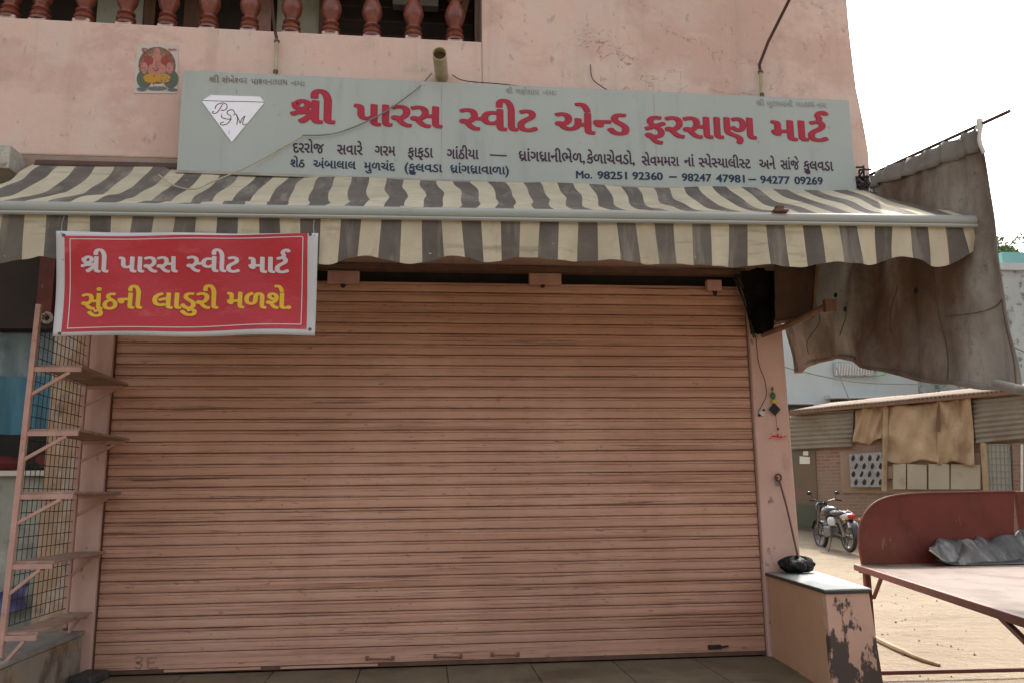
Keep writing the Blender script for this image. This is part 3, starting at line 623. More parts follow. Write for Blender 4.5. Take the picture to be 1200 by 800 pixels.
# ------------------------------------------------------------------ awning
YB = -1.10
AW = thing('striped_awning', 'striped cream and grey awning with scalloped valance over the shutter', 'awning', (2.4,-.7,2.6))
b0_ = P(0, 246, y=YB); b1_ = P(1140, 262, y=YB); xl = -.52; xr = P(1139, 265, y=YB).x
bz = lambda x: b0_.z + (b1_.z-b0_.z)*(x-b0_.x)/(b1_.x-b0_.x) - .0
ZT = P(120, 198, y=-.2).z
c1 = P(434.7, 300, y=YB).x; c2 = P(801, 300, y=YB).x; npair = round((c2-c1)/.2146); PW = (c2-c1)/npair
def fabric(name):
    t = NT(name); uvn = t.n('ShaderNodeUVMap'); sx = t.n('ShaderNodeSeparateXYZ'); t.l(uvn.outputs[0], sx.inputs[0])
    fr = t.math('FRACT', t.math('ADD', sx.outputs[0], .25)); st = t.math('LESS_THAN', fr, .5)
    cream = t.mix(t.ramp(t.noise(4, (1,1,1), 5), .35, .7), (.64,.58,.43), (.55,.495,.36))
    cream = t.mix(t.math('MULTIPLY', t.ramp(t.noise(9, (1,1,.6), 5, .7, 4), .58, .75), .5), cream, (.30,.24,.15))
    grey = t.mix(t.ramp(t.noise(6, (1,1,1), 5), .35, .7), (.125,.112,.10), (.165,.148,.13))
    col = t.mix(st, grey, cream)
    col = t.mix(t.math('MULTIPLY', t.ramp(t.noise(30, (.5,1,1), 3, .6, 8), .72, .75), .7), col, (.62,.58,.5))
    col = t.mix(t.math('MULTIPLY', t.ramp(t.noise(1.7, (1,1,1), 6, .7, 18), .46, .66), .30), col, (.30,.265,.205))
    col = t.mix(t.math('MULTIPLY', t.ramp(t.noise(5, (.25,1,3), 6, .7, 28), .56, .66), .45), col, (.20,.165,.12))
    col = t.mix(t.math('MULTIPLY', t.ramp(t.noise(3, (2.5,1,.3), 5, .7, 38), .52, .66), .35), col, (.48,.44,.35))
    t.l(col, t.b.inputs['Base Color']); t.b.inputs['Roughness'].default_value = .8; t.b.inputs['Specular IOR Level'].default_value = .2
    t.bump(t.noise(10, (1,1,1), 4), .3, .012)
    tr = t.n('ShaderNodeBsdfTranslucent'); t.l(col, tr.inputs[0]); mx = t.n('ShaderNodeMixShader'); mx.inputs[0].default_value = .18
    t.l(t.b.outputs[0], mx.inputs[1]); t.l(tr.outputs[0], mx.inputs[2]); t.l(mx.outputs[0], t.t.nodes['Material Output'].inputs[0])
    return t.m
m_fab = fabric('striped_canvas')
def canopy(a, b):
    x = xl + (xr-xl)*a
    y = -.20 + (YB+.02+.20)*b; zt = ZT + (.02 if x < .3 else 0) + .008*math.sin(x*5)
    if x > xr-.9: zt -= .16*((x-(xr-.9))/.9)**1.3*0
    z = zt + (bz(x)+.055-zt)*b
    z -= .035*math.sin(math.pi*b) * (1+.5*math.sin(x*2.1+.6)) + .010*math.sin(x*7.3+b*5)*math.sin(math.pi*b) + .006*math.sin(x*17+b*11)*math.sin(math.pi*b)
    # a loose fold running down from the sign on the left
    z -= .03*math.exp(-((b-.55-.12*math.sin(x*1.7))/.08)**2) * max(0, 1-abs(x-.9)/1.3)
    return Vector((x + .022*math.sin(b*5+x*2.3) + .008*math.sin(b*13+x*7), y, z))
NU, NV = 190, 22
cm = MB().grid(canopy, NU, NV); cm.uv = [((xl+(xr-xl)*(i % (NU+1))/NU - c1)/PW, (i//(NU+1))/NV) for i in range(len(cm.v))]
cm.build('canopy', m_fab, AW, smooth=True, solid=.0)
def vdrop(x):
    d = .234 + .010*math.sin(x*3.1+2) + .030*math.cos(2*math.pi*(x-c1-.2)/(2*PW)) * (.55 + .45*math.sin(x*1.3)) * (1.7 if x > 3.2 else 1) + .012*math.sin(x*2.2)
    if x < -.05: d += .03*math.sin(min(1, (-.05-x)/.4)*3)
    return d
def valance(a, b):
    x = xl + (xr-xl)*a; zt = bz(x) - .03
    rip = (.018*math.sin(x*2*math.pi/(2*PW)+1) + .012*math.sin(x*21) + .008*math.sin(x*47+b*3)) * b
    end = max(0, (x-(xr-.18))/.18)
    return Vector((x + .018*b*math.sin(x*6+1) + end*b*.03, YB - .012 - rip - .01*b + end**2*.05*b, zt - vdrop(x)*b + end**2*.06*b))
NU, NV = 260, 10
vm = MB().grid(valance, NU, NV); vm.uv = [((xl+(xr-xl)*(i % (NU+1))/NU - c1)/PW, (i//(NU+1))/NV) for i in range(len(vm.v))]
vm.build('valance', m_fab, AW, smooth=True)
m_bar = mat('off_white_bar_enamel', (.33,.345,.315), (.27,.28,.25), 3, (.4,1,1), rough=.35, stains=[((.28,.18,.12),3,.66,.75,(.5,1,1),.6)], bump=.04, spec=.5)
MB().tube([(x, YB, bz(x)+.012) for x in (xl-.02, 1, 2.5, 4, xr+.015)], .036, 14).build('front_bar', m_bar, AW, smooth=True)
MB().tube([(x, YB-.034, bz(x)-.026) for x in (xl-.02, 1, 2.5, 4, xr+.01)], .012, 8).build('valance_rail', m_bar, AW, smooth=True)
p = P(475, 255, y=YB-.04); MB().lathe([(.038,-.03),(.041,-.03),(.041,.03),(.038,.03)], (p.x,YB,bz(p.x)+.012), 14, 'x').build('bar_joint', m_bar, AW)
for x in (.35, 2.5, 4.4):
    MB().bar((x,-.16,2.92),(x+.25,-.62,2.72),.03,.045).bar((x+.25,-.62,2.72),(x-.05,YB+.03,bz(x)),.026,.04).build('folding_arm', m_iron, AW)
MB().tube([(xl,-.17,ZT+.02),(xr-.05,-.17,ZT+.02)], .04, 10).build('roller_tube', m_iron, AW)
p = P(915, 255, y=YB-.03)
MB().box((p.x-.045,YB-.05,bz(p.x)+.042),(p.x+.045,YB+.02,bz(p.x)+.056)).box((p.x-.02,YB-.03,bz(p.x)+.055),(p.x+.025,YB+.01,bz(p.x)+.085)).build('bar_clamp', m_rust, AW, bev=.004)
# loose strip of fabric and torn thread on the valance
# ------------------------------------------------------------------ banner
YN = -1.165
n00 = P(61,394,y=YN); n10 = P(368.5,393,y=YN); n01 = P(66,271,y=YN); n11 = P(373,273.5,y=YN)
bymap = lambda x, z: YN + .010*math.sin(x*5.2+1) + .006*math.sin(x*11+z*9) + .012*math.sin((z-n00.z)*7)
def bq(a, b, e=0):
    q = (n00*(1-a)+n10*a)*(1-b) + (n01*(1-a)+n11*a)*b
    z = q.z + (.006*math.sin(a*math.pi*3)*(1-b)) - (.010*math.sin(a*math.pi)*b)
    return Vector((q.x, bymap(q.x, q.z)-e, z))
BN = thing('cloth_banner', 'red and white printed banner hanging from the awning bar at left', 'banner', (n00.x+.6, YN, n00.z))
MB().grid(bq, 60, 24).build('banner_sheet', m_flexw, BN, smooth=True, solid=.0012)
def sub(px, py):  # uv on banner
    q = P(px, py, y=YN); b = (q.z-n00.z)/(n01.z-n00.z); xx0 = n00.x+(n01.x-n00.x)*b; xx1 = n10.x+(n11.x-n10.x)*b
    return ((q.x-xx0)/(xx1-xx0), b)
r00, r10, r01, r11 = sub(70.8,389.5), sub(358.5,388.5), sub(76,276.8), sub(360.5,276.6)
def bil(c, a, b): return tuple((c[0][i]*(1-a)+c[1][i]*a)*(1-b)+(c[2][i]*(1-a)+c[3][i]*a)*b for i in (0,1))
MB().grid(lambda a, b: bq(*bil((r00,r10,r01,r11),a,b), .0022), 60, 24).build('red_field', m_redf, BN, smooth=True, fixn=False)
fr = MB(); fc = [sub(77.3,385.5), sub(351.4,383.3), sub(82,280.8), sub(354.6,281)]; th = .0035
for (a0,b0q,a1,b1q) in ((0,0,1,0),(0,1,1,1),(0,0,0,1),(1,0,1,1)):
    for k in range(40):
        s0_, s1_ = k/40, (k+1)/40
        u0 = bil(fc, a0+(a1-a0)*s0_, b0q+(b1q-b0q)*s0_); u1 = bil(fc, a0+(a1-a0)*s1_, b0q+(b1q-b0q)*s1_)
        dx, dy = (0, th*2.4) if b0q == b1q else (th, 0)
        fr.add([bq(*u0,.0032), bq(*u1,.0032), bq(u1[0]+dx,u1[1]+dy,.0032), bq(u0[0]+dx,u0[1]+dy,.0032)], [(0,1,2,3)])
fr.build('border_line', m_wht, BN, fixn=False)
by2 = lambda x, z: bymap(x, z) - .0042
K = dict(rx=.036, ry=.013, n=10, em=.635)
tw = ('white_word', m_wht, BN)
lettering(tw, ['~shra','ી'],93.3,127,319,319.3,19.3,YN,by2,**K); lettering(tw, ['પારસ'],138,208.7,319.2,319.5,19,YN,by2,**K)
lettering(tw, ['~half:સ','વીટ'],218.7,281.3,319.5,319.3,19,YN,by2,**K); lettering(tw, ['માટ','~reph'],290.2,340,319.2,319,19,YN,by2,**K)
pass
tw = ('yellow_word', m_yel, BN)
lettering(tw, ['સુંઠની'],92.5,167.2,362.3,362,19.8,YN,by2,**K); lettering(tw, ['લાડુરી'],177.8,256,362,361.8,19.8,YN,by2,**K); lettering(tw, ['મળશે.'],265.3,340.6,361.3,361,19.8,YN,by2,**K)
pass
for (px, py) in ((75,276),(69,392-1),(363.5,278),(362.5,388.5)):
    a, b = sub(px, py); q = bq(a, b, .003); MB().lathe([(.003,0),(.008,-.002),(.009,.003)], q, 10, 'y').build('eyelet', m_iron, BN)
for a_ in (.02, .985):
    q = bq(a_, .97, .002); MB().tube([q, q+Vector((-.01,.02,.06)), (q.x, YB-.01, bz(q.x)+.05)], .003, 5).build('tie_cord', m_wire2, BN)

# ------------------------------------------------------------------ things fixed on the upper wall
# devotional print: plain painted figure under an arch
PR = thing('wall_print', 'small square devotional print of a seated figure pasted left of the signboard', 'picture', (P(183,110,y=YW).x, YW, P(183,110,y=YW).z))
YQ = YW-.004
def pq(px, py, e=0): q = P(px, py, y=YQ-e); return Vector((q.x, YQ-e, q.z))
MB().prism([pq(157,109.5), pq(207,109.8), pq(209.5,53), pq(161,51)], (0,.003,0)).build('paper', mat('poster_paper', (.60,.54,.50), (.52,.46,.42), 6, bump=0), PR)
def ell(name, cx, cy, rx, ry, e, m, a0=0, a1=360, n=22):
    poly = [pq(cx+rx*math.cos(R(a0+(a1-a0)*k/n)), cy-ry*math.sin(R(a0+(a1-a0)*k/n)), e) for k in range(n+(0 if a1-a0 == 360 else 1))]
    return MB().add(poly, [tuple(range(len(poly)))[::-1]]).build(name, m, PR, fixn=False)
pm = lambda n, c, c2=None: mat(n, c, c2, 60, bump=0)
p_arch = pm('print_olive', (.18,.13,.07), (.26,.17,.10)); p_pink = pm('print_flesh', (.52,.24,.19), (.42,.18,.15)); p_red = pm('print_red', (.30,.07,.055)); p_yel = pm('print_yellow', (.50,.27,.05)); p_grn = pm('print_green', (.09,.16,.11), (.13,.12,.10)); p_blu = pm('print_grey', (.20,.22,.25), (.12,.11,.10))
ell('print_arch', 184,77,22,22,.0006,p_arch); ell('print_arch_inner', 184,79,18.5,18,.0010,pm('print_arch_tone',(.36,.20,.14),(.26,.15,.10)))
ell('print_side', 169,93,9,11,.0013,p_grn); ell('print_side', 200,93,9,11,.0013,p_grn)
ell('print_arm', 173,74,5,9,.0016,p_red); ell('print_arm', 196,73,5,9,.0016,p_red); ell('print_arm', 169,80,4,7,.0018,p_pink); ell('print_arm', 199,80,4,7,.0018,p_pink)
ell('print_torso', 184,82,11,9,.0020,p_pink); ell('print_head', 184,70,7,7,.0023,p_pink); ell('print_crown', 184,62,4,6,.0026,p_pink); ell('print_ear', 176.5,71,3.2,5,.0026,p_red); ell('print_ear', 191.5,71,3.2,5,.0026,p_red)
ell('print_trunk', 183.5,77,1.4,5,.0029,pm('print_flesh_dark',(.38,.16,.12))); ell('print_robe', 177,92,9,5.5,.0024,p_yel); ell('print_robe', 191,92,9,5.5,.00262,p_yel); ell('print_base', 184,104,12,2.6,.0022,p_blu); ell('print_foot', 166,105,6,2.4,.0020,p_blu); ell('print_foot', 202,105.5,6,2,.0020,p_blu)
rp = random.Random(2)
for k in range(26):
    a_ = R(200*k/25-10); ell('print_petal', 184+20.2*math.cos(a_), 77-20.2*math.sin(a_), 1.5, 1.5, .0014, (p_red, p_arch, p_blu)[k % 3], n=8)
for k in range(90):
    x_, y_ = 184+rp.uniform(-18,18), rp.uniform(60,104); ell('print_fleck', x_, y_, rp.uniform(.4,1.1), rp.uniform(.4,1.2), .0031+k*.00001, (p_red, p_arch, p_grn, p_pink, p_arch, p_blu)[k % 6], n=6)
cp = ('print_caption', p_red, PR); K = dict(rx=.02, ry=.02, n=4)
lettering(cp, ['શુભ'],166,173,59.5,59.5,2.8,YQ,lambda x,z: YQ-.002,**K); lettering(cp, ['લાભ'],197,207,60,60.5,2.8,YQ,lambda x,z: YQ-.002,**K)
# bent rods
def rod(px, label):
    o = thing('bent_iron_rod', label, 'rod', P(px[0][0], px[0][1], y=YW-.04), group='bent iron rods on the upper wall')
    pts = [P(a, b, y=YW-.04-c) for a, b, c in px]
    MB().tube(pts[:2], .014, 8).build('wrapped_foot', m_pipe, o, smooth=True)
    MB().lathe([(.017,0),(.017,.02)], pts[0], 8).lathe([(.019,0),(.019,.015)], pts[1]-Vector((0,0,.02)), 8).build('clip', m_rust, o)
    MB().tube(pts[1:], [.011]*(len(pts)-1), 8).build('iron_bar', m_iron, o, smooth=True)
rod([(323,86,.0),(324.5,47,.0),(322,35,.02),(316,-20,.25),(305,-90,.6)], 'bent iron rod rising past the balcony balusters, left one of two')
rod([(893,113,.0),(891,83,.0),(890,76,.02),(900,50,.12),(925,0,.35),(950,-50,.6)], 'bent iron rod leaning right above the signboard near the wall corner')
# drain spout
DS = thing('drain_spout', 'short cream plastic drain spout sticking out above the signboard', 'pipe', P(517,97,y=YW))
a = P(518, 92, y=YW+.02); b = P(515, 62, y=YW-.42); d = (b-a).normalized()
ro = .047
b = P(515.0, 63, y=YW-.34)
MB().tube([a, b], ro, 20, cap=False).tube([a, b], ro-.005, 20, cap=False).add([b+Vector((math.cos(t)*r_,0,math.sin(t)*r_)) for t in [2*math.pi*k/20 for k in range(20)] for r_ in (ro, ro-.005)], [(2*k,2*((k+1)%20),2*((k+1)%20)+1,2*k+1) for k in range(20)]).build('pipe_wall', m_pipe, DS, smooth=True)
MB().lathe([(.0,0),(ro-.006,0)], b+Vector((0,.05,0)), 16, 'y').build('pipe_sediment', m_pipein, DS)
# loose cables
def cable(name, pts, r, m, label, k=6):
    p = [Vector(q) for q in pts]; out = smoothp(p, k)
    return tag(MB().tube(out, r, 6).build(name, m, smooth=True, loc=p[0]), label, 'cable', 'overhead wires' if name == 'overhead_wire' else 'loose wires on the shop front')
F = YS-.02
cable('loose_cable', [P(506,86,y=YW-.03), P(488,105,y=F), P(445,135,y=F), P(395,156,y=F), P(354,159,y=F)], .0045, m_wire2, 'loose grey cable from the drain spout across the crimson title')
cable('loose_cable', [P(355,160,y=F-.004), P(325,177,y=F), P(290,196,y=F-.03), P(262,208,y=F-.12), P(245,215,y=-.5), P(228,222,y=-.62), P(205,218,y=-.58), P(186,205,y=-.4)], .0042, m_pipe, 'pale cable sagging from the sign face onto the striped awning')
cable('loose_cable', [P(530,88,y=YW-.02), P(545,95,y=YW-.05), P(590,99,y=YS+.04), P(640,105,y=YS+.05), P(686,106,y=YS+.05), P(713,108,y=YS+.03)], .0035, m_bwire, 'thin brown wire lying along the top of the signboard')
cable('loose_cable', [P(692,76,y=YW-.01), P(694,92,y=YW-.02), P(704,101,y=YW-.05), P(714,107,y=YS+.03)], .0035, m_bwire, 'short wire running down the pink wall to the sign top')
cable('overhead_wire', [P(1007,116,y=YW-.02), P(1030,92,y=.9), P(1060,58,y=2.5)], .002, m_wire2, 'fine wire rising into the sky from the wall corner')
# knot of dark cable at the right end of the sign
KN = thing('cable_knot', 'dark knotted cables tied between sign end and canvas curtain', 'cable', P(1012,215,y=YS+.05))
rk = random.Random(5); kb = MB()
for i in range(7):
    c = P(1010+rk.uniform(-3,5), 200+i*5, y=YS+.0); pts = [c + Vector((rk.uniform(-.05,.05), rk.uniform(-.04,.06), rk.uniform(-.06,.06))) for _ in range(5)]
    kb.tube(smoothp(pts, 4), .007, 6)
kb.build('cable_loops', m_black, KN, smooth=True)
MB().tube(smoothp([P(1016,203,y=YS), P(1020,214,y=YS-.02), P(1019,226,y=YS-.03), P(1026,236,y=YS-.04), P(1021,222,y=YS-.03)], 4), .006, 6).build('white_tie', m_white, KN, smooth=True)

# ------------------------------------------------------------------ right pillar: clutter under the awning
BX = thing('meter_bundle', 'black grimy wrapped bundle at the top of the right pillar', 'bundle', P(890,350,y=-.1))
MB().hexa([P(880,392,y=-.10),P(905,388,y=-.10),P(905,388,y=-.05),P(880,392,y=-.05),P(868,318,y=-.24),P(910,318,y=-.24),P(910,318,y=-.05),P(868,318,y=-.05)]).blob(P(893,372,y=-.14),(.09,.08,.11),12,8,.35,11).blob(P(890,335,y=-.16),(.11,.08,.12),12,8,.3,12).build('wrapping', mat('soot_black_wrap', (.008,.007,.007), rough=.95, bump=.5, bscale=20, bd=.02, spec=.05), BX, smooth=True)
rk = random.Random(9); kb = MB()
for i in range(8):
    a = P(rk.uniform(855,872), 318, y=-.12); b = P(rk.uniform(880,888), rk.uniform(385,400), y=-.10); m_ = (a+b)/2 + Vector((rk.uniform(-.04,.05), -.03, rk.uniform(-.05,.05)))
    kb.tube(smoothp([a, m_, b], 5), .005, 5)
kb.build('hanging_wires', m_black, BX, smooth=True)
WB = thing('wooden_crate_box', 'stained brown wooden box wedged under the awning beside the right pillar', 'box', P(930,385,y=-.05))
q = [P(908,378,y=-.30), P(952,372,y=-.22), P(955,358,y=.25), P(915,362,y=.2), P(907,310,y=-.30), P(957,310,y=-.22), P(957,305,y=.25), P(912,305,y=.2)]
MB().hexa(q).build('box_body', mat('stained_wood', (.10,.055,.034), (.055,.03,.02), 4, (1,1,.5), stains=[((.025,.015,.01),4,.46,.6,(1,1,.5),.7)]), WB, bev=.012)
MB().bar(P(908,379,y=-.31), P(953,371,y=-.23), .02, .018).bar(P(953,371,y=-.23), P(957,312,y=-.23), .02, .018).build('edge_batten', m_wood, WB)
BR = tag(MB().tube([P(893,393,y=-.12), P(925,381,y=-.30), P(962,362,y=-.45), P(972,357,y=-.5)], [.016,.02,.022,.024], 10).box(P(968,364,y=-.5)-Vector((.01,.02,.01)), P(978,353,y=-.5)+Vector((.0,.02,.01))).build('support_beam', m_wood, smooth=True, loc=P(893,393,y=-.12)), 'slanting wooden beam below the brown box at pillar top', 'beam')
cable('dangling_wire', [P(886,396,y=-.07), P(889,425,y=-.075), P(896,445,y=-.07), P(898,462,y=-.075), P(893,474,y=-.07), P(889,482,y=-.075), P(892,487,y=-.07)], .003, m_bwire, 'thin wire dangling down the right pillar to a white switch')
SWT = thing('wire_switch', 'little broken switch with wire ends on the right pillar', 'switch', P(892,485,y=YP))
MB().box(P(889,487,y=YP-.001)-Vector((0,.012,0)), P(895,481,y=YP-.001)).build('switch_body', m_white, SWT, bev=.002); MB().blob(P(890,486,y=YP-.016),(.010,.006,.009),8,6,.3,3).blob(P(895,480,y=YP-.016),(.008,.006,.008),8,6,.3,4).build('wire_ends', m_black, SWT)
CH = thing('hanging_charm', 'lucky charm of green and yellow beads with a black diamond on the right pillar', 'charm', P(906,480,y=YP-.02))
yy = YP-.02
MB().tube([P(905,452,y=yy),P(905.5,460,y=yy)], .002, 5).lathe([(.007,0),(.011,.003),(.007,.006)], P(905,455,y=yy), 10, 'y').build('thread', m_bwire, CH)
MB().blob(P(906,463,y=yy),(.018,.014,.024),10,8,.15,2).build('green_bead', m_green, CH, smooth=True); MB().blob(P(907,470,y=yy),(.018,.014,.016),10,8,.1,3).build('yellow_bead', m_gold, CH, smooth=True)
MB().prism([P(907.5,471.5,y=yy-.01),P(915,479,y=yy-.01),P(909,486.5,y=yy-.01),P(901.5,479,y=yy-.01)], (0,.012,0)).build('black_diamond', m_black, CH, bev=.002)
MB().tube([P(909,486,y=yy), P(911,504,y=yy)], .0018, 5).build('thread', m_bwire, CH)
MB().blob(P(912,502,y=yy),(.007,.007,.007),8,6).build('black_bead', m_black, CH)
o = MB().tube(smoothp([P(901,513.5,y=yy-.01),P(906,510.5,y=yy-.01),P(911,511,y=yy-.01),P(916,511.5,y=yy-.01),P(922,510.5,y=yy-.01)],4), [.003]*4+[.006]*9+[.003]*4, 7).blob(P(911.5,509,y=yy-.01),(.007,.007,.012),8,6).build('red_chilli', m_redp, CH, smooth=True)
HK = thing('wall_hook', 'rusty ring hook on the right pillar holding a thin dark stick', 'hook', P(911,560,y=YP))
c_ = P(912,559,y=YP-.02)
MB().tube([c_+Vector((.021*math.cos(t),0,.023*math.sin(t))) for t in [2*math.pi*k/14 for k in range(15)]], .006, 7, False).tube([P(910,561,y=YP), P(910.5,559,y=YP-.04)], .007, 7).build('ring', m_rust, HK, smooth=True)
MB().blob(P(911,566,y=YP-.012),(.014,.014,.012),8,6,.4,8).build('plug', m_conc, HK)
tag(MB().tube(smoothp([P(913,562,y=YP-.035), P(921,590,y=YP-.05), P(928,620,y=YP-.06), P(935,652,y=YP-.08)],4), .0065, 7).build('thin_stick', m_rust, smooth=True, loc=P(935,652,y=YP-.08)), 'thin dark stick hanging from the ring hook down to the ledge', 'stick')

# ------------------------------------------------------------------ masonry ledge
LG = thing('masonry_ledge', 'pink masonry ledge with green stone top and flaking front by the right pillar', 'ledge', (4.3,-.65,-.35))
zl = .535
pA = P(900,668,z=zl); pB = P(966,691,z=zl); pC = P(1022,689.5,z=zl); pD = Vector((4.62,-.06,zl))
pA = Vector((4.262,-.06,zl))
pb = P(974,800,y=pB.y-.01); pc = P(1030,795,y=pC.y-.01)
def quadprism(mb, a, b, c, d, z0, z1, gr=0):
    cx = (a+b+c+d)/4; e = lambda q, z: (cx.x+(q.x-cx.x)*(1+gr), cx.y+(q.y-cx.y)*(1+gr), z)
    return mb.hexa([e(a,z0),e(b,z0),e(c,z0),e(d,z0),e(a,z1),e(b,z1),e(c,z1),e(d,z1)])
gz0 = -.38
s_ = lambda q, z, dx=0: Vector((q.x+dx, q.y, z))
BL, CL = s_(pB, gz0, .012), s_(pC, gz0, .075)
t = NT('flaking_pink_front'); 
n1 = t.noise(5.5, (1.6,1,.8), 8, .72, 1.7); n2 = t.noise(1.3, (1,1,1), 2, .5, 6)
sxyz = t.n('ShaderNodeSeparateXYZ'); t.l(t.pos, sxyz.inputs[0])
hz = t.ramp(sxyz.outputs[2], .44, .12); nx_ = t.ramp(sxyz.outputs[0], pB.x-.0, pB.x+.07)
fl = t.ramp(t.math('ADD', n1, t.math('MULTIPLY', t.math('MULTIPLY', hz, nx_), .13)), .565, .60)
bs = t.mix(t.ramp(t.noise(3, (1,1,1), 5), .35, .65), (.60,.37,.28), (.50,.30,.22))
col = t.mix(fl, bs, (.085,.060,.05)); t.l(col, t.b.inputs['Base Color']); t.b.inputs['Roughness'].default_value = .8
t.bump(t.math('ADD', t.math('MULTIPLY', fl, -1.0), t.math('MULTIPLY', t.noise(50), .4)), .6, .006)
m_flake = t.m
ins = .012
MB().hexa([(BL.x+ins,BL.y+ins,gz0),(CL.x-ins,CL.y+ins,gz0),(CL.x-ins,CL.y+.06,gz0),(BL.x+ins,BL.y+.06,gz0),
           (pB.x+ins,pB.y+ins,zl-.021),(pC.x-ins,pC.y+ins,zl-.021),(pC.x-ins,pC.y+.06,zl-.021),(pB.x+ins,pB.y+.06,zl-.021)]).build('front_face', m_flake, LG, bev=.006)
mid = pB*.5 + pA*.5; midc = pC*.5+pD*.5
MB().hexa([(BL.x+ins+.002,BL.y+.062,gz0),(CL.x-ins-.002,CL.y+.062,gz0),(midc.x,midc.y,gz0),(mid.x+ins,mid.y,gz0),
           (pB.x+ins+.002,pB.y+.062,zl-.021),(pC.x-ins-.002,pC.y+.062,zl-.021),(midc.x,midc.y,zl-.021),(mid.x+ins,mid.y,zl-.021)]).build('ledge_body', m_orange, LG, bev=.004)
MB().hexa([(mid.x+ins+.008,mid.y+.004,gz0),(midc.x,midc.y+.004,gz0),(pD.x,pD.y,gz0),(pA.x+ins+.008,pA.y,gz0),
           (mid.x+ins+.008,mid.y+.004,zl-.021),(midc.x,midc.y+.004,zl-.021),(pD.x,pD.y,zl-.021),(pA.x+ins+.008,pA.y,zl-.021)]).build('ledge_body', m_orange, LG, bev=.004)
quadprism(MB(), pA, pB, pC, pD, zl-.02, zl-.002, 0).build('slab_edge', m_slabe, LG, bev=.003)
quadprism(MB(), pA, pB, pC, pD, zl-.0015, zl+.002, -.02).build('stone_top', m_slab, LG)
bgc = P(935, 662, z=zl+.05)
bgm = MB()
rk = random.Random(21)
def bagf(a, b):
    ph = b*math.pi; th_ = a*2*math.pi
    q = 1 + .16*math.sin(3*th_+1) + .09*math.sin(7*th_+ph*3) + .06*math.sin(11*th_-ph*5)
    return Vector((bgc.x + .112*q*math.sin(ph)*math.cos(th_), bgc.y+.02 + .08*q*math.sin(ph)*math.sin(th_), zl+.004 + max(0, .048 + .05*math.cos(ph)*(1+.25*math.sin(5*th_+2)))))
tag(bgm.grid(bagf, 40, 14).build('black_bag', m_bag, smooth=True, loc=(bgc.x,bgc.y,zl)), 'crumpled black plastic bag lying on the green ledge top', 'bag')

# ------------------------------------------------------------------ canvas side curtain
CT = thing('canvas_curtain', 'large grey canvas side curtain hanging from a pole at the awning right end', 'tarpaulin', (5.2,-.5,1.6))
cTL = P(1012,212,y=-.12); cTR = P(1149,150,y=-1.20); cBR = P(1197,458,y=-1.28); cBL = P(931,437,y=.45)
def curt(a, b):   # a: back to front, b: bottom to top
    top = cTL*(1-a)+cTR*a; bot = cBL*(1-a)+cBR*a
    sag = .10*math.sin(math.pi*a)**2*(1-b); bot = bot + Vector((0,0,0))
    # measured bottom line: lifts in the middle
    lift = .13*math.exp(-((a-.40)/.20)**2)
    q = bot*(1-b) + top*b
    wv_ = (1-a)**2; ctl = P(865,300,y=.5); lf_ = cBL*(1-b)**2 + ctl*2*b*(1-b) + cTL*b*b; q = q*(1-wv_) + (lf_)*wv_
    q.z += lift*(1-b)**2
    scal = .012*abs(math.sin(a*math.pi*9))*b**6; q.z -= scal
    fold = .012*math.sin(a*57+b*5+2*math.sin(b*4)) + .030*math.sin(a*21+b*2)*(.35+.65*(1-b)) + .018*math.sin(a*43-b*3)*(1-b*.5) + .02*math.sin(b*7+a*9) + .012*math.sin(b*23+a*31)*(1-b)
    q.x += fold*(1-.55*a**3) + .05*math.sin(math.pi*b)*(1-a); q.z += .006*math.sin(a*33)*(1-b)
    return q
MB().grid(curt, 170, 90).build('canvas_sheet', m_tarp, CT, smooth=True, solid=.004)
roll = [curt(k/24, 0) + Vector((0,0,.012)) for k in range(25)]
MB().tube(roll, [.016+.006*math.sin(k*1.3) for k in range(25)], 12).build('rolled_hem', m_tarp, CT, smooth=True)
hd = [curt(k/30, 1) for k in range(31)]
MB().grid(lambda a, b: curt(a, 1-b*.09) + Vector((-.02-.012*math.sin(a*90)*b, 0, .01)), 90, 4).build('pole_sleeve', mat('sleeve_canvas', (.26,.24,.21), (.19,.17,.15), 5, trans=.1), CT, smooth=True, solid=.003)
dp = (cTR-cTL).normalized()
MB().tube([cTL-dp*.02+Vector((0,0,.02)), cTR+dp*.22+Vector((0,0,.02))], .011, 8).build('pole', m_iron, CT, smooth=True)
MB().tube(smoothp([cTR+Vector((0,0,.05)), cTR+Vector((-.02,-.02,-.03)), cTR+Vector((-.03,-.02,-.10)), cTR+Vector((-.01,-.02,-.17))],4), [.018]*4+[.012]*9, 8).build('tie_cloth', m_white, CT, smooth=True)
m_seam = mat('seam_thread', (.13,.09,.07), bump=0)
def seam(pts, nm='seam'):
    q = []
    for a, b in smoothp(pts, 8): c = curt(a, b); q.append(c + Vector((-.008, -.003, 0)))
    MB().tube(q, .0032, 5).build(nm, m_seam, CT)
seam([(.775,.02),(.755,.3),(.74,.55),(.735,.72)]); seam([(.78,.27),(.85,.28),(.93,.30),(.985,.33)]); seam([(.985,.02),(.985,.2),(.985,.33)])
for (a, b0c, b1c, k) in ((.42,.12,.30,.02),(.53,.14,.33,.015),(.60,.18,.40,-.01),(.25,.05,.35,.05)):
    seam([(a,b0c),(a+k,(b0c+b1c)/2),(a+k*.5,b1c)], 'slit')
for (a, b) in ((.36,.34),(.665,.38),(.43,.26)):
    c = curt(a, b); MB().blob(c+Vector((-.012,-.006,0)), (.008,.02,.018), 8, 6, .3, int(a*100)).build('hole', m_black, CT)
tag(MB().tube([P(1168,450,y=-1.30), P(1215,461,y=-1.75)], .028, 12).build('lower_pole', m_tarp, smooth=True, loc=P(1168,450,y=-1.30)), 'cloth wrapped lower pole end jutting past the canvas curtain bottom corner', 'pole')

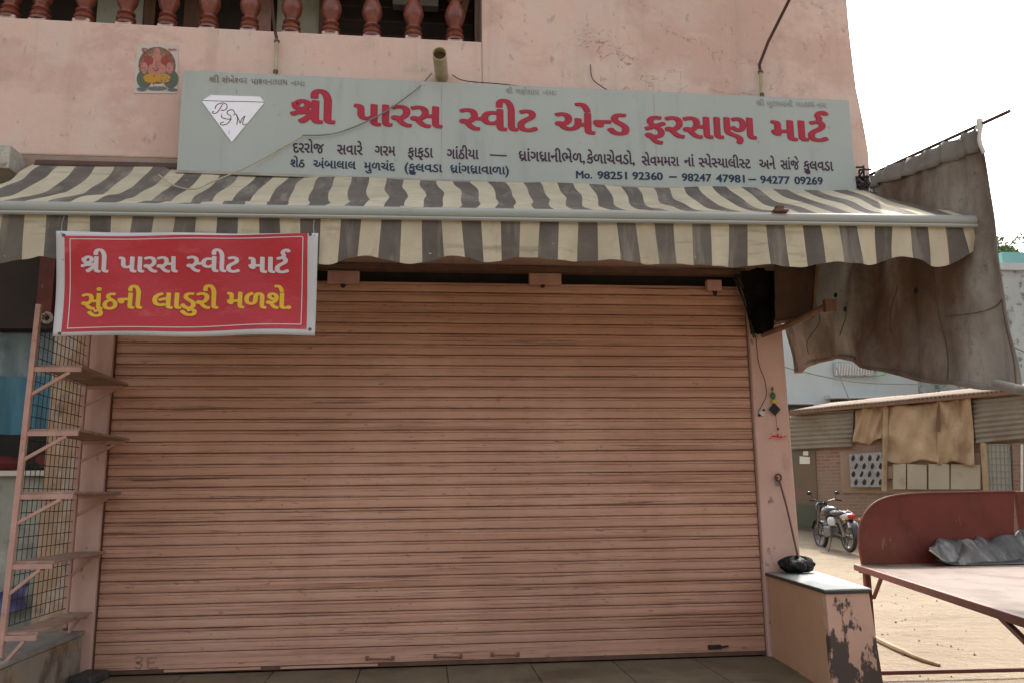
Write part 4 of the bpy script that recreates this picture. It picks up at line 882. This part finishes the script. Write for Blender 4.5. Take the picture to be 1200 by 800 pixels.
# ------------------------------------------------------------------ hand cart / table
zc = .50
k0 = P(1008,661,z=zc); k1 = P(1200,721,z=zc); dirc = (k1-k0).normalized(); LEN = 3.1
CTt = thing('market_cart', 'maroon market cart table with rounded back panel at far right', 'cart', (5.6,0,gz(0)))
e0, e1 = k0, k0+dirc*LEN; wv = Vector((1.9, .0, 0))
MB().hexa([e0+Vector((0,0,-.02)), e1+Vector((0,0,-.02)), e1+wv+Vector((0,0,-.02)), e0+wv+Vector((0,0,-.02)), e0, e1, e1+wv, e0+wv]).build('table_top', m_tabletop, CTt)
MB().bar(e0+Vector((-.02,.03,-.02)), e1+Vector((-.02,0,-.02)), .035, .045).build('edge_rail', m_cartrail, CTt, bev=.004)
MB().bar(e0+Vector((0,.02,-.045)), e0+wv+Vector((0,.02,-.045)), .03, .04).build('edge_rail', m_cartrail, CTt, bev=.004)
YPn = e0.y-.02
pan = [P(1011,663.5,y=YPn), P(1007,640,y=YPn), P(1007,622,y=YPn), P(1011,606,y=YPn), P(1020,593,y=YPn), P(1033,584.5,y=YPn), P(1050,580,y=YPn), P(1075,577.5,y=YPn), P(1110,576.5,y=YPn), P(1189,575,y=YPn), P(1189,663.5,y=YPn)]
for q_ in (pan[0], pan[-1]): q_.z = zc+.0015
MB().prism(pan, (0,.03,0)).build('back_panel', m_cart, CTt, bev=.004)
a = P(1190.5,575,y=YPn)
MB().box((a.x,YPn-.004,zc+.001),(a.x+1.0,YPn+.03,a.z)).build('back_panel', m_cart, CTt, bev=.004)
lb = MB(); MB().tube(smoothp([q+Vector((0,-.004,0)) for q in pan[1:10]],3), .010, 6).build('panel_rim', m_cartrail, CTt, smooth=True)
def leg(p): MB().bar(p+Vector((0,0,-.03)), Vector((p.x,p.y,gz(p.y)-.01)), .045, .045).build('leg', m_cartrail, CTt, bev=.003)
l1 = e0+Vector((.035,-.02,0)); l2 = P(1203,730,z=zc-.03)+Vector((.03,.0,0)); leg(l1); leg(l2); leg(e0+wv+Vector((-.05,0,0))); leg(e1+Vector((.05,.05,0))); leg(e1+wv+Vector((-.05,.05,0)))
MB().bar(P(1033,676,y=l1.y-.3), P(1024,700,y=l1.y-.02), .022, .022).bar(P(1033,668,y=l1.y-.3), P(1033,677,y=l1.y-.3), .022, .022).build('brace', m_cartrail, CTt)
MB().bar(P(1166,716,z=zc-.04), P(1203,752,y=l2.y), .024, .024).build('brace', m_cartrail, CTt)
ra = P(1020,788,y=e0.y-.05); rb_ = P(1260,782.5,y=e0.y-.05)
MB().tube([ra, rb_], .018, 8).build('bottom_rail', m_cartrail, CTt, smooth=True)
# heap of grey sheeting on the cart
hp0 = P(1092,643,z=zc+.05)
def lerpc(c, t):
    t *= len(c)-1; k = min(int(t), len(c)-2); t -= k; t = t*t*(3-2*t)*.5+t*.5
    return (c[k][0]*(1-t)+c[k+1][0]*t, c[k][1]*(1-t)+c[k+1][1]*t)
s_bot = [(1089,646),(1103,657),(1122,665),(1150,670),(1180,673),(1215,680),(1260,690)]
s_top = [(1091,642),(1097,636),(1120,631),(1143,632),(1160,633),(1190,622),(1240,612)]
def sheet(a, b):
    p0 = lerpc(s_bot, a); p1 = lerpc(s_top, a); q0 = P(*p0, y=.50); q1 = P(*p1, y=.74)
    q = q0*(1-b) + q1*b; q.z += (.075*abs(math.sin(a*7.2+.9-b*.5))**.7-.035)*math.sin(math.pi*min(1,b*.75+.1)) + .012*math.sin(a*37+b*6)*b; q.y -= .03*math.sin(a*19)*b
    q.z = max(q.z, zc+.006); return q
hp0 = P(1090,645,y=.5)
SHT = thing('grey_sheeting', 'folded grey black plastic sheeting heaped on the cart table', 'sheet', (hp0.x+.5,hp0.y,zc))
MB().grid(sheet, 110, 26).build('top_fold', m_greybag, SHT, smooth=True, solid=.008)
MB().grid(lambda a, b: sheet(a, b)*1 + Vector((.03,-.02,-.0)) - Vector((0,0,(sheet(a,b).z-zc-.005)*.6)), 50, 16).build('under_fold', m_bag, SHT, smooth=True, solid=.004)
e_ = [sheet(min(.001+.2*k/10,1), 0)+Vector((0,-.004,.004)) for k in range(11)]
MB().tube(e_, .007, 7).build('pale_edge', m_pipe, SHT, smooth=True)
tag(MB().tube(smoothp([P(1027,748,z=-.33),P(1045,757,z=-.33),P(1075,770,z=-.33),P(1101,779,z=-.34)],4), [.028]*7+[.02]*5+[.012], 8).build('fallen_branch', m_log, smooth=True, loc=P(1060,765,z=-.34)), 'dusty branch lying on the sand between ledge and cart', 'branch')

rp_ = random.Random(31); pb_ = MB()
for k in range(1400):
    x_ = rp_.uniform(4.7, 15); y_ = rp_.uniform(-1.8, 14); q_ = rp_.uniform(.005, .022)*(1 if rp_.random() < .9 else 1.8); z_ = gz(y_)
    p5 = [Vector((x_+q_*math.cos(2*math.pi*j/5+k)*rp_.uniform(.6,1.2), y_+q_*math.sin(2*math.pi*j/5+k)*rp_.uniform(.6,1.2), z_-.01)) for j in range(5)]
    pb_.add(p5 + [Vector((x_, y_, z_+q_*.8))], [(j, (j+1) % 5, 5) for j in range(5)])
pbo = pb_.build('scattered_pebbles', mat('pebble_stone', (.22,.18,.14), (.12,.10,.08), 30), loc=(9,5,-.35)); tag(pbo, 'small pebbles and crumbs scattered over the sandy yard', 'pebbles', kind='stuff')
# ------------------------------------------------------------------ shed across the yard
A = P(928, 520, y=15.6); A.z = gz(15.5); Bp = P(1190, 520, y=12.0); dvec = Vector((Bp.x-A.x, Bp.y-A.y, 0)).normalized(); nv = Vector((dvec.y, -dvec.x, 0))
if nv.y > 0: nv = -nv
SHD = thing('brick_shed', 'patched brick shed with corrugated sheets and brown hessian across the yard', 'shed', (A.x,A.y,A.z))
PLN = (Vector((A.x,A.y,0)), nv)
def SP(px, py, e=0): return P(px, py, pl=(PLN[0]+nv*e, nv))
def squad(c, e, th=.03):  # corner pixels bl, br, tr, tl
    q = [SP(*p, e) for p in c]; return MB().prism(q, -nv*th)
tb = NT('shed_brick'); mp = tb.n('ShaderNodeMapping'); mp.vector_type = 'POINT'
cb_ = tb.n('ShaderNodeCombineXYZ'); dt = tb.n('ShaderNodeVectorMath', operation='DOT_PRODUCT'); tb.l(tb.pos, dt.inputs[0]); dt.inputs[1].default_value = dvec
sx_ = tb.n('ShaderNodeSeparateXYZ'); tb.l(tb.pos, sx_.inputs[0]); tb.l(dt.outputs['Value'], cb_.inputs[0]); tb.l(sx_.outputs[2], cb_.inputs[1])
bk = tb.n('ShaderNodeTexBrick'); tb.l(cb_.outputs[0], bk.inputs['Vector']); bk.inputs['Scale'].default_value = 1; bk.inputs['Brick Width'].default_value = .24; bk.inputs['Row Height'].default_value = .085; bk.inputs['Mortar Size'].default_value = .012
bk.inputs['Color1'].default_value = (.22,.115,.075,1); bk.inputs['Color2'].default_value = (.28,.165,.115,1); bk.inputs['Mortar'].default_value = (.27,.215,.17,1)
tb.l(tb.mix(tb.math('MULTIPLY', tb.ramp(tb.noise(1.1), .42, .62), .75), bk.outputs[0], (.25,.185,.135)), tb.b.inputs['Base Color']); tb.b.inputs['Roughness'].default_value = .9
tb.bump(bk.outputs[1], .6, -.02); m_brick = tb.m
q0 = SP(905,480); q1 = SP(1300,480)
MB().prism([Vector((q0.x,q0.y,gz(16)-.9)), Vector((q1.x,q1.y,-.5)), Vector((q1.x,q1.y,SP(1200,456).z)), Vector((q0.x,q0.y,SP(930,484).z))], -nv*.2).build('brick_wall', m_brick, SHD)
MB().prism([SP(905,640,-3.0)*1, SP(906,640,-3.0), SP(906,470,-3), SP(905,470,-3)], -nv*.1).build('rear_post', m_wood, SHD)
# roof of corrugated sheets: separate sheets
ux = dvec; L0 = 0
ra_ = SP(924,482,.35); rb2 = SP(1300,446,.35); tot = (rb2-ra_).length; ns = 7
for k in range(ns):
    def rf(a, b, k=k):
        q = ra_ + (rb2-ra_)*((k+a*1.03)/ns) - nv*(b*3.2) + Vector((0,0,.45*b + .022*math.sin(a*2*math.pi*11) + .008*(k % 2)))
        return q
    MB().grid(rf, 88, 3).build('roof_sheet', m_roofc, SHD, smooth=True, solid=.012)
MB().bar(SP(924,484,.32), SP(1300,449,.32), .06, .07).build('eave_pole', m_wood, SHD)
def corr(c, e, rows, nm='corrugated_sheet'):
    bl, br, tr_, tl = [SP(*p, e) for p in c]
    def f(a, b): q = (bl*(1-a)+br*a)*(1-b)+(tl*(1-a)+tr_*a)*b; return q + nv*(.022*math.sin(b*rows*2*math.pi))
    return MB().grid(f, 4, rows*8).build(nm, m_corr, SHD, smooth=True, solid=.01)
corr([(926,526),(999,523),(1000,480),(926,485)], .12, 8)
corr([(1144,519),(1205,513),(1205,459),(1139,465)], .14, 9)
def drape(c, e, am, fr_, sd_, nm='hessian_cover', m=m_tarp2):
    bl, br, tr_, tl = [SP(*p, e) for p in c]
    def f(a, b):
        q = (bl*(1-a)+br*a)*(1-b)+(tl*(1-a)+tr_*a)*b
        return q + nv*(am*(math.sin(a*fr_+b*4+sd_)+.6*math.sin(a*fr_*2.3-b*6+sd_*2)+.5*math.sin((a+b)*9+sd_)) ) + Vector((0,0,.05*math.sin(a*8+sd_)*(1-b)))
    return MB().grid(f, 40, 24).build(nm, m, SHD, smooth=True, solid=.01)
drape([(1001,520),(1037,515),(1040,473),(1002,480)], .12, .05, 9, 1)
drape([(1035,541),(1101,541),(1101,471),(1038,476)], .16, .05, 7, 2)
drape([(1097,542),(1142,543),(1138,464),(1099,470)], .19, .05, 6, 4)
MB().bar(SP(1036,575,.2), SP(1038,476,.2), .09, .07).build('timber_post', m_tarp2, SHD)
MB().bar(SP(1099,505,.24), SP(1100,470,.24), .05, .05).build('timber_post', m_wood, SHD)
squad([(986,577),(1152,579),(1150,530),(984,528)], .04, .05).build('mud_plaster', mat('mud_plaster', (.31,.22,.15), (.25,.175,.12), 1.5, bump=.4, bscale=4, bd=.03), SHD)
# printed cloth with paisley drops
cl = squad([(997,570),(1035,570),(1033,529),(995,532)], .20, .02).build('patterned_cloth', mat('off_white_print_cloth', (.34,.34,.33), (.20,.20,.205), 9, bump=.2, bscale=6, bd=.03), SHD)
pz = MB()
for r_ in range(4):
    for c_2 in range(4):
        px = 1000+c_2*9.6+(r_ % 2)*3.2; py = 536+r_*9.4; ra2 = (r_*3+c_2*5) % 4*.5; pts = [(px+(2.3*math.cos(t)+.9*math.sin(t)*math.cos(ra2*3))*(1 if math.sin(t) < .5 else .5), py-3.9*math.sin(t+ra2*.4)) for t in [2*math.pi*k/9 for k in range(9)]]
        pz.add([SP(*p, .206) for p in pts], [tuple(range(9))])
pz.build('paisley_print', m_black, cl, fixn=False)
for i, (a, b) in enumerate(((1046,1061.5),(1063,1086),(1088,1112.5),(1114,1149))):
    squad([(a,573),(b,573),(b,543+(i % 2)),(a,543)], .12, .03).build('wall_sheet', m_panel, SHD, bev=.01)
squad([(1037,560),(1046,560),(1046,546),(1037,546)], .14, .03).build('exposed_brick', m_brick, SHD)
# doors
d_ = squad([(929,619),(960,622),(955,527),(928,527)], .03, .05).build('plank_door', m_greend, SHD)
squad([(932,616),(957,618),(956,592),(931,590)], .05, .02).build('door_panel', mat('green_door_panel', (.07,.085,.06), (.10,.10,.07), 2), d_)
squad([(937,543),(949,543),(949,535),(937,534)], .05, .01).build('notice', m_paper, SHD); squad([(941,533),(947,533),(947,528),(941,528)], .05, .01).build('notice', m_paper, SHD)
gt = squad([(1158,579),(1186,580),(1183,520),(1155,519)], .06, .03).build('gate_sheet', m_gateback, SHD)
for i in range(6):
    x = 1158+i*5; MB().bar(SP(x+.8,579,.10), SP(x-1.5,520,.10), .03 if i in (0,5) else .016).build('gate_bar', m_gatebar, gt)
for i in range(8):
    y = 521+i*7.6; MB().bar(SP(1156+.02*i,y,.11), SP(1184.5,y+.5,.11), .016).build('gate_bar', m_gatebar, gt)
MB().bar(SP(1156,580,.12), SP(1152,518,.12), .09, .08).build('gate_post', m_tarp2, SHD)
squad([(1188,582),(1230,584),(1230,516),(1186,519)], .05, .05).build('brick_infill', m_brick, SHD); squad([(1196,580),(1199,580),(1199,520),(1196,520)], .11, .05).build('white_post', m_white, SHD)

# ------------------------------------------------------------------ buildings far behind
FB = thing('pale_blue_building', 'pale blue rendered house behind the brick shed with a window grille', 'building', P(1040,560,y=27))
yb_ = 27
def fbx(x0, y0, x1, y1_, yy, nm, m, par=FB, dp_=.3, e=0):
    a = P(x0, y1_, y=yy); b = P(x1, y0, y=yy); return MB().box((a.x,yy,a.z),(b.x,yy+dp_,b.z)).build(nm, m, par)
fbx(860,330,1168,610,yb_,'wall',m_blue,dp_=6)
for (a,b,c,d) in ((915,473,953,492),(976,466,1045,486)):
    fr_ = fbx(a,b,c,d,yb_-.12,'window',m_win,dp_=.1)
    fbx(a-3,b-4,c+3,b,yb_-.5,'sunshade',m_blue,dp_=.48)
fbx(1078,436,1166,470,yb_-.04,'stained_patch',m_blue2,dp_=.05)
gq = MB()
for k in range(14):
    a = P(980+k*3.2, 439, y=yb_-.4); b = P(981+k*3.2, 425, y=yb_-.4); gq.tube([a,b], .03, 5)
wq = fbx(978,424,1026,440,yb_-.1,'window',m_blue2,dp_=.05); gq.build('window_grille', m_white, wq)
MB().tube([P(1026,424,y=yb_-.5),P(1037,425,y=yb_-.5),P(1037,438,y=yb_-.5),P(1028,440,y=yb_-.5)], .05, 6).build('lime_frame', mat('lime_plastic', (.25,.5,.12), bump=0), FB)
cable('overhead_wire', [P(900,425,y=20), P(1000,447,y=20), P(1110,450,y=20)], .018, m_wire2, 'thin wire strung in front of the pale blue house')
cable('overhead_wire', [P(980,430,y=22), P(992,460,y=22), P(1000,480,y=22)], .015, m_wire2, 'slack wire hanging down the front of the pale blue house')
GB = thing('grey_building', 'stained grey white building with teal roof at the far right edge', 'building', P(1190,560,y=24))
fbx(1169,316,1420,600,24,'wall',m_blue2,GB,6); fbx(1176,300,1420,315.8,24.5,'teal_roof',m_teal,GB,5)
fbx(1169,312,1420,316,23.85,'parapet_coping',m_blue,GB,.14)
cable('overhead_wire', [P(1150,385,y=18), P(1185,405,y=18), P(1230,425,y=18)], .014, m_bwire, 'dark wire crossing the stained grey building')
# tree beyond
TR = thing('leafy_tree', 'small leafy tree showing above the roofs at the far right', 'tree', (P(1166,300,y=32).x,32,gz(20)))
tc = P(1167,304,y=32)
MB().tube([(tc.x,32,0),(tc.x+.1,32,tc.z-2.5),(tc.x,32,tc.z-.6)], [.22,.16,.08], 8).tube([(tc.x+.1,32,tc.z-2.5),(tc.x+.8,32.2,tc.z-.6)],[.09,.03],6).tube([(tc.x+.1,32,tc.z-2.3),(tc.x-.8,31.8,tc.z-.4)],[.09,.03],6).build('trunk', m_bark, TR)
lf = MB(); rl = random.Random(4)
for c in range(70):
    u_ = Vector((rl.gauss(.15,.75), rl.gauss(0,.5), rl.gauss(.1,.5))); cc = tc + u_
    for k in range(34):
        p = cc + Vector((rl.gauss(0,.15), rl.gauss(0,.15), rl.gauss(0,.12))); d1 = Vector((rl.uniform(-1,1),rl.uniform(-1,1),rl.uniform(-1,.4))).normalized()*.11; d2 = d1.cross(Vector((rl.random(),rl.random(),rl.random()))).normalized()*.05
        lf.add([p-d1, p+d2, p+d1, p-d2], [(0,1,2,3)])
lf.build('crown', m_leaf, TR, fixn=False)

# ------------------------------------------------------------------ motorcycle
bp = P(979, 636, y=12.3); bgz = gz(12.3)
BK = thing('motorcycle', 'parked black and silver motorcycle seen from behind in front of the shed', 'motorcycle', (bp.x, bp.y, bgz), R(0))
# local frame: +y forward, x right, z up
def LB(fn, name, m, smooth=True, parent=BK, bev=0):
    mb = MB(); fn(mb); mb.v = [BK.matrix_world @ v for v in mb.v]; return mb.build(name, m, parent, smooth=smooth, bev=bev)
def wheel(y):
    w_ = LB(lambda b: b.lathe([(.235,-.03),(.285,-.042),(.305,-.02),(.31,0),(.305,.02),(.285,.042),(.235,.03)], (0,y,.31), 26, 'x'), 'wheel', m_rubber)
    LB(lambda b: b.lathe([(.215,-.03),(.24,-.034),(.24,.034),(.215,.03),(.215,-.03)], (0,y,.31), 26, 'x'), 'rim', m_metal, parent=w_)
    LB(lambda b: [b.tube([(0,y,.31),(0,y+.22*math.cos(R(a)),.31+.22*math.sin(R(a)))], .014, 6) for a in range(0,360,60)] + [b.lathe([(0,-.06),(.05,-.06),(.05,.06),(0,.06)], (0,y,.31), 12, 'x')], 'hub', m_metal, parent=w_)
wheel(-.62); wheel(.66)
LB(lambda b: [b.tube([(s*.08,.66,.31),(s*.09,.52,.72),(s*.09,.44,.95)], .022, 8) for s in (-1,1)], 'front_fork', m_metal)
LB(lambda b: b.grid(lambda a, c: Vector(((c-.5)*.11, .66+.34*math.cos(R(20+120*a)), .31+.34*math.sin(R(20+120*a))+.0)), 12, 3), 'front_mudguard', m_bikeb)
LB(lambda b: b.grid(lambda a, c: Vector(((c-.5)*.14, -.62+.36*math.cos(R(60+125*a)), .33+.36*math.sin(R(60+125*a)))), 12, 3), 'rear_mudguard', m_bikeb)
LB(lambda b: [b.tube([(0,.42,.9),(0,.1,.62),(0,-.2,.55),(0,-.45,.72)], .025, 8), b.tube([(0,.40,.8),(0,.18,.3),(0,-.2,.3),(0,-.25,.55)], .022, 8), b.tube([(.07,-.62,.31),(.06,-.2,.36)], .02, 8), b.tube([(-.07,-.62,.31),(-.06,-.2,.36)], .02, 8)], 'frame', m_iron)
LB(lambda b: b.blob((0,.14,.82),(.15,.26,.13),16,10,0,1,.8), 'fuel_tank', m_bikeb)
LB(lambda b: b.blob((0,-.28,.80),(.125,.42,.065),16,8,0,1,.7), 'seat', m_bikeb)
LB(lambda b: b.blob((0,-.60,.74),(.10,.22,.07),14,8,0,1,.7), 'tail_cowl', m_bikew)
LB(lambda b: [b.blob((s*.10,-.10,.62),(.035,.18,.10),10,8,0,1,.8) for s in (-1,1)], 'side_cover', m_bikew)
LB(lambda b: b.blob((0,-.80,.745),(.085,.045,.05),12,8,0,1,.7), 'tail_light', m_lampr)
LB(lambda b: b.hexa([(-.11,-.86,.52),(.11,-.86,.52),(.11,-.85,.52),(-.11,-.85,.52),(-.11,-.82,.62),(.11,-.82,.62),(.11,-.81,.62),(-.11,-.81,.62)]), 'number_plate', m_paper, False)
m_amb = mat('amber_lens', (.5,.2,.03), bump=0)
for sg_ in (-1, 1):
    LB(lambda b: [b.tube([(sg_*.06,-.76,.68),(sg_*.17,-.78,.67)], .01, 6), b.blob((sg_*.175,-.79,.67),(.035,.035,.025),8,6)], 'rear_indicator', m_amb)
LB(lambda b: [b.tube([(-s*.0,.44,1.0),(s*.12,.44,1.04),(s*.22,.38,1.08),(s*.36,.30,1.06)], .013, 8) for s in (-1,1)], 'handlebar', m_metal)
LB(lambda b: [b.tube([(s*.25,.36,1.075),(s*.37,.29,1.06)], .02, 8) for s in (-1,1)], 'grip', m_rubber)
LB(lambda b: [b.tube([(s*.24,.37,1.08),(s*.30,.40,1.2)], .007, 6) for s in (-1,1)] + [b.blob((s*.32,.40,1.22),(.06,.015,.04),12,6,0,1,.8) for s in (-1,1)], 'mirror', m_bikeb)
LB(lambda b: b.blob((0,.52,.92),(.13,.10,.12),14,10,0,1,.8), 'headlamp_cowl', m_bikeb)
LB(lambda b: [b.lathe([(0,0),(.05,0),(.055,.02),(.055,.05)], (s*.065,.42,1.0), 12) for s in (-1,1)], 'instrument_dial', m_metal)
LB(lambda b: b.box((-.13,-.05,.28),(.13,.26,.52)), 'engine', m_metal, False, bev=.03)
LB(lambda b: b.tube([(.12,.2,.3),(.14,0,.24),(.15,-.3,.28),(.16,-.8,.40)], [.02,.025,.045,.05], 10), 'exhaust', m_metal)
LB(lambda b: b.tube([(-.1,-.05,.28),(-.2,-.12,.05),(-.24,-.14,.0)], .012, 6), 'side_stand', m_iron)
LB(lambda b: [b.tube([(s*.1,-.1,.3),(s*.26,-.12,.3)], .014, 6) for s in (-1,1)] + [b.tube([(s*.07,-.72,.80),(s*.09,-.45,.86)], .012, 6) for s in (-1,1)], 'foot_peg', m_metal)
LB(lambda b: [b.tube([(s*.085,-.62,.31),(s*.085,-.42,.66)], .028, 8) for s in (-1,1)], 'rear_shock', m_metal)
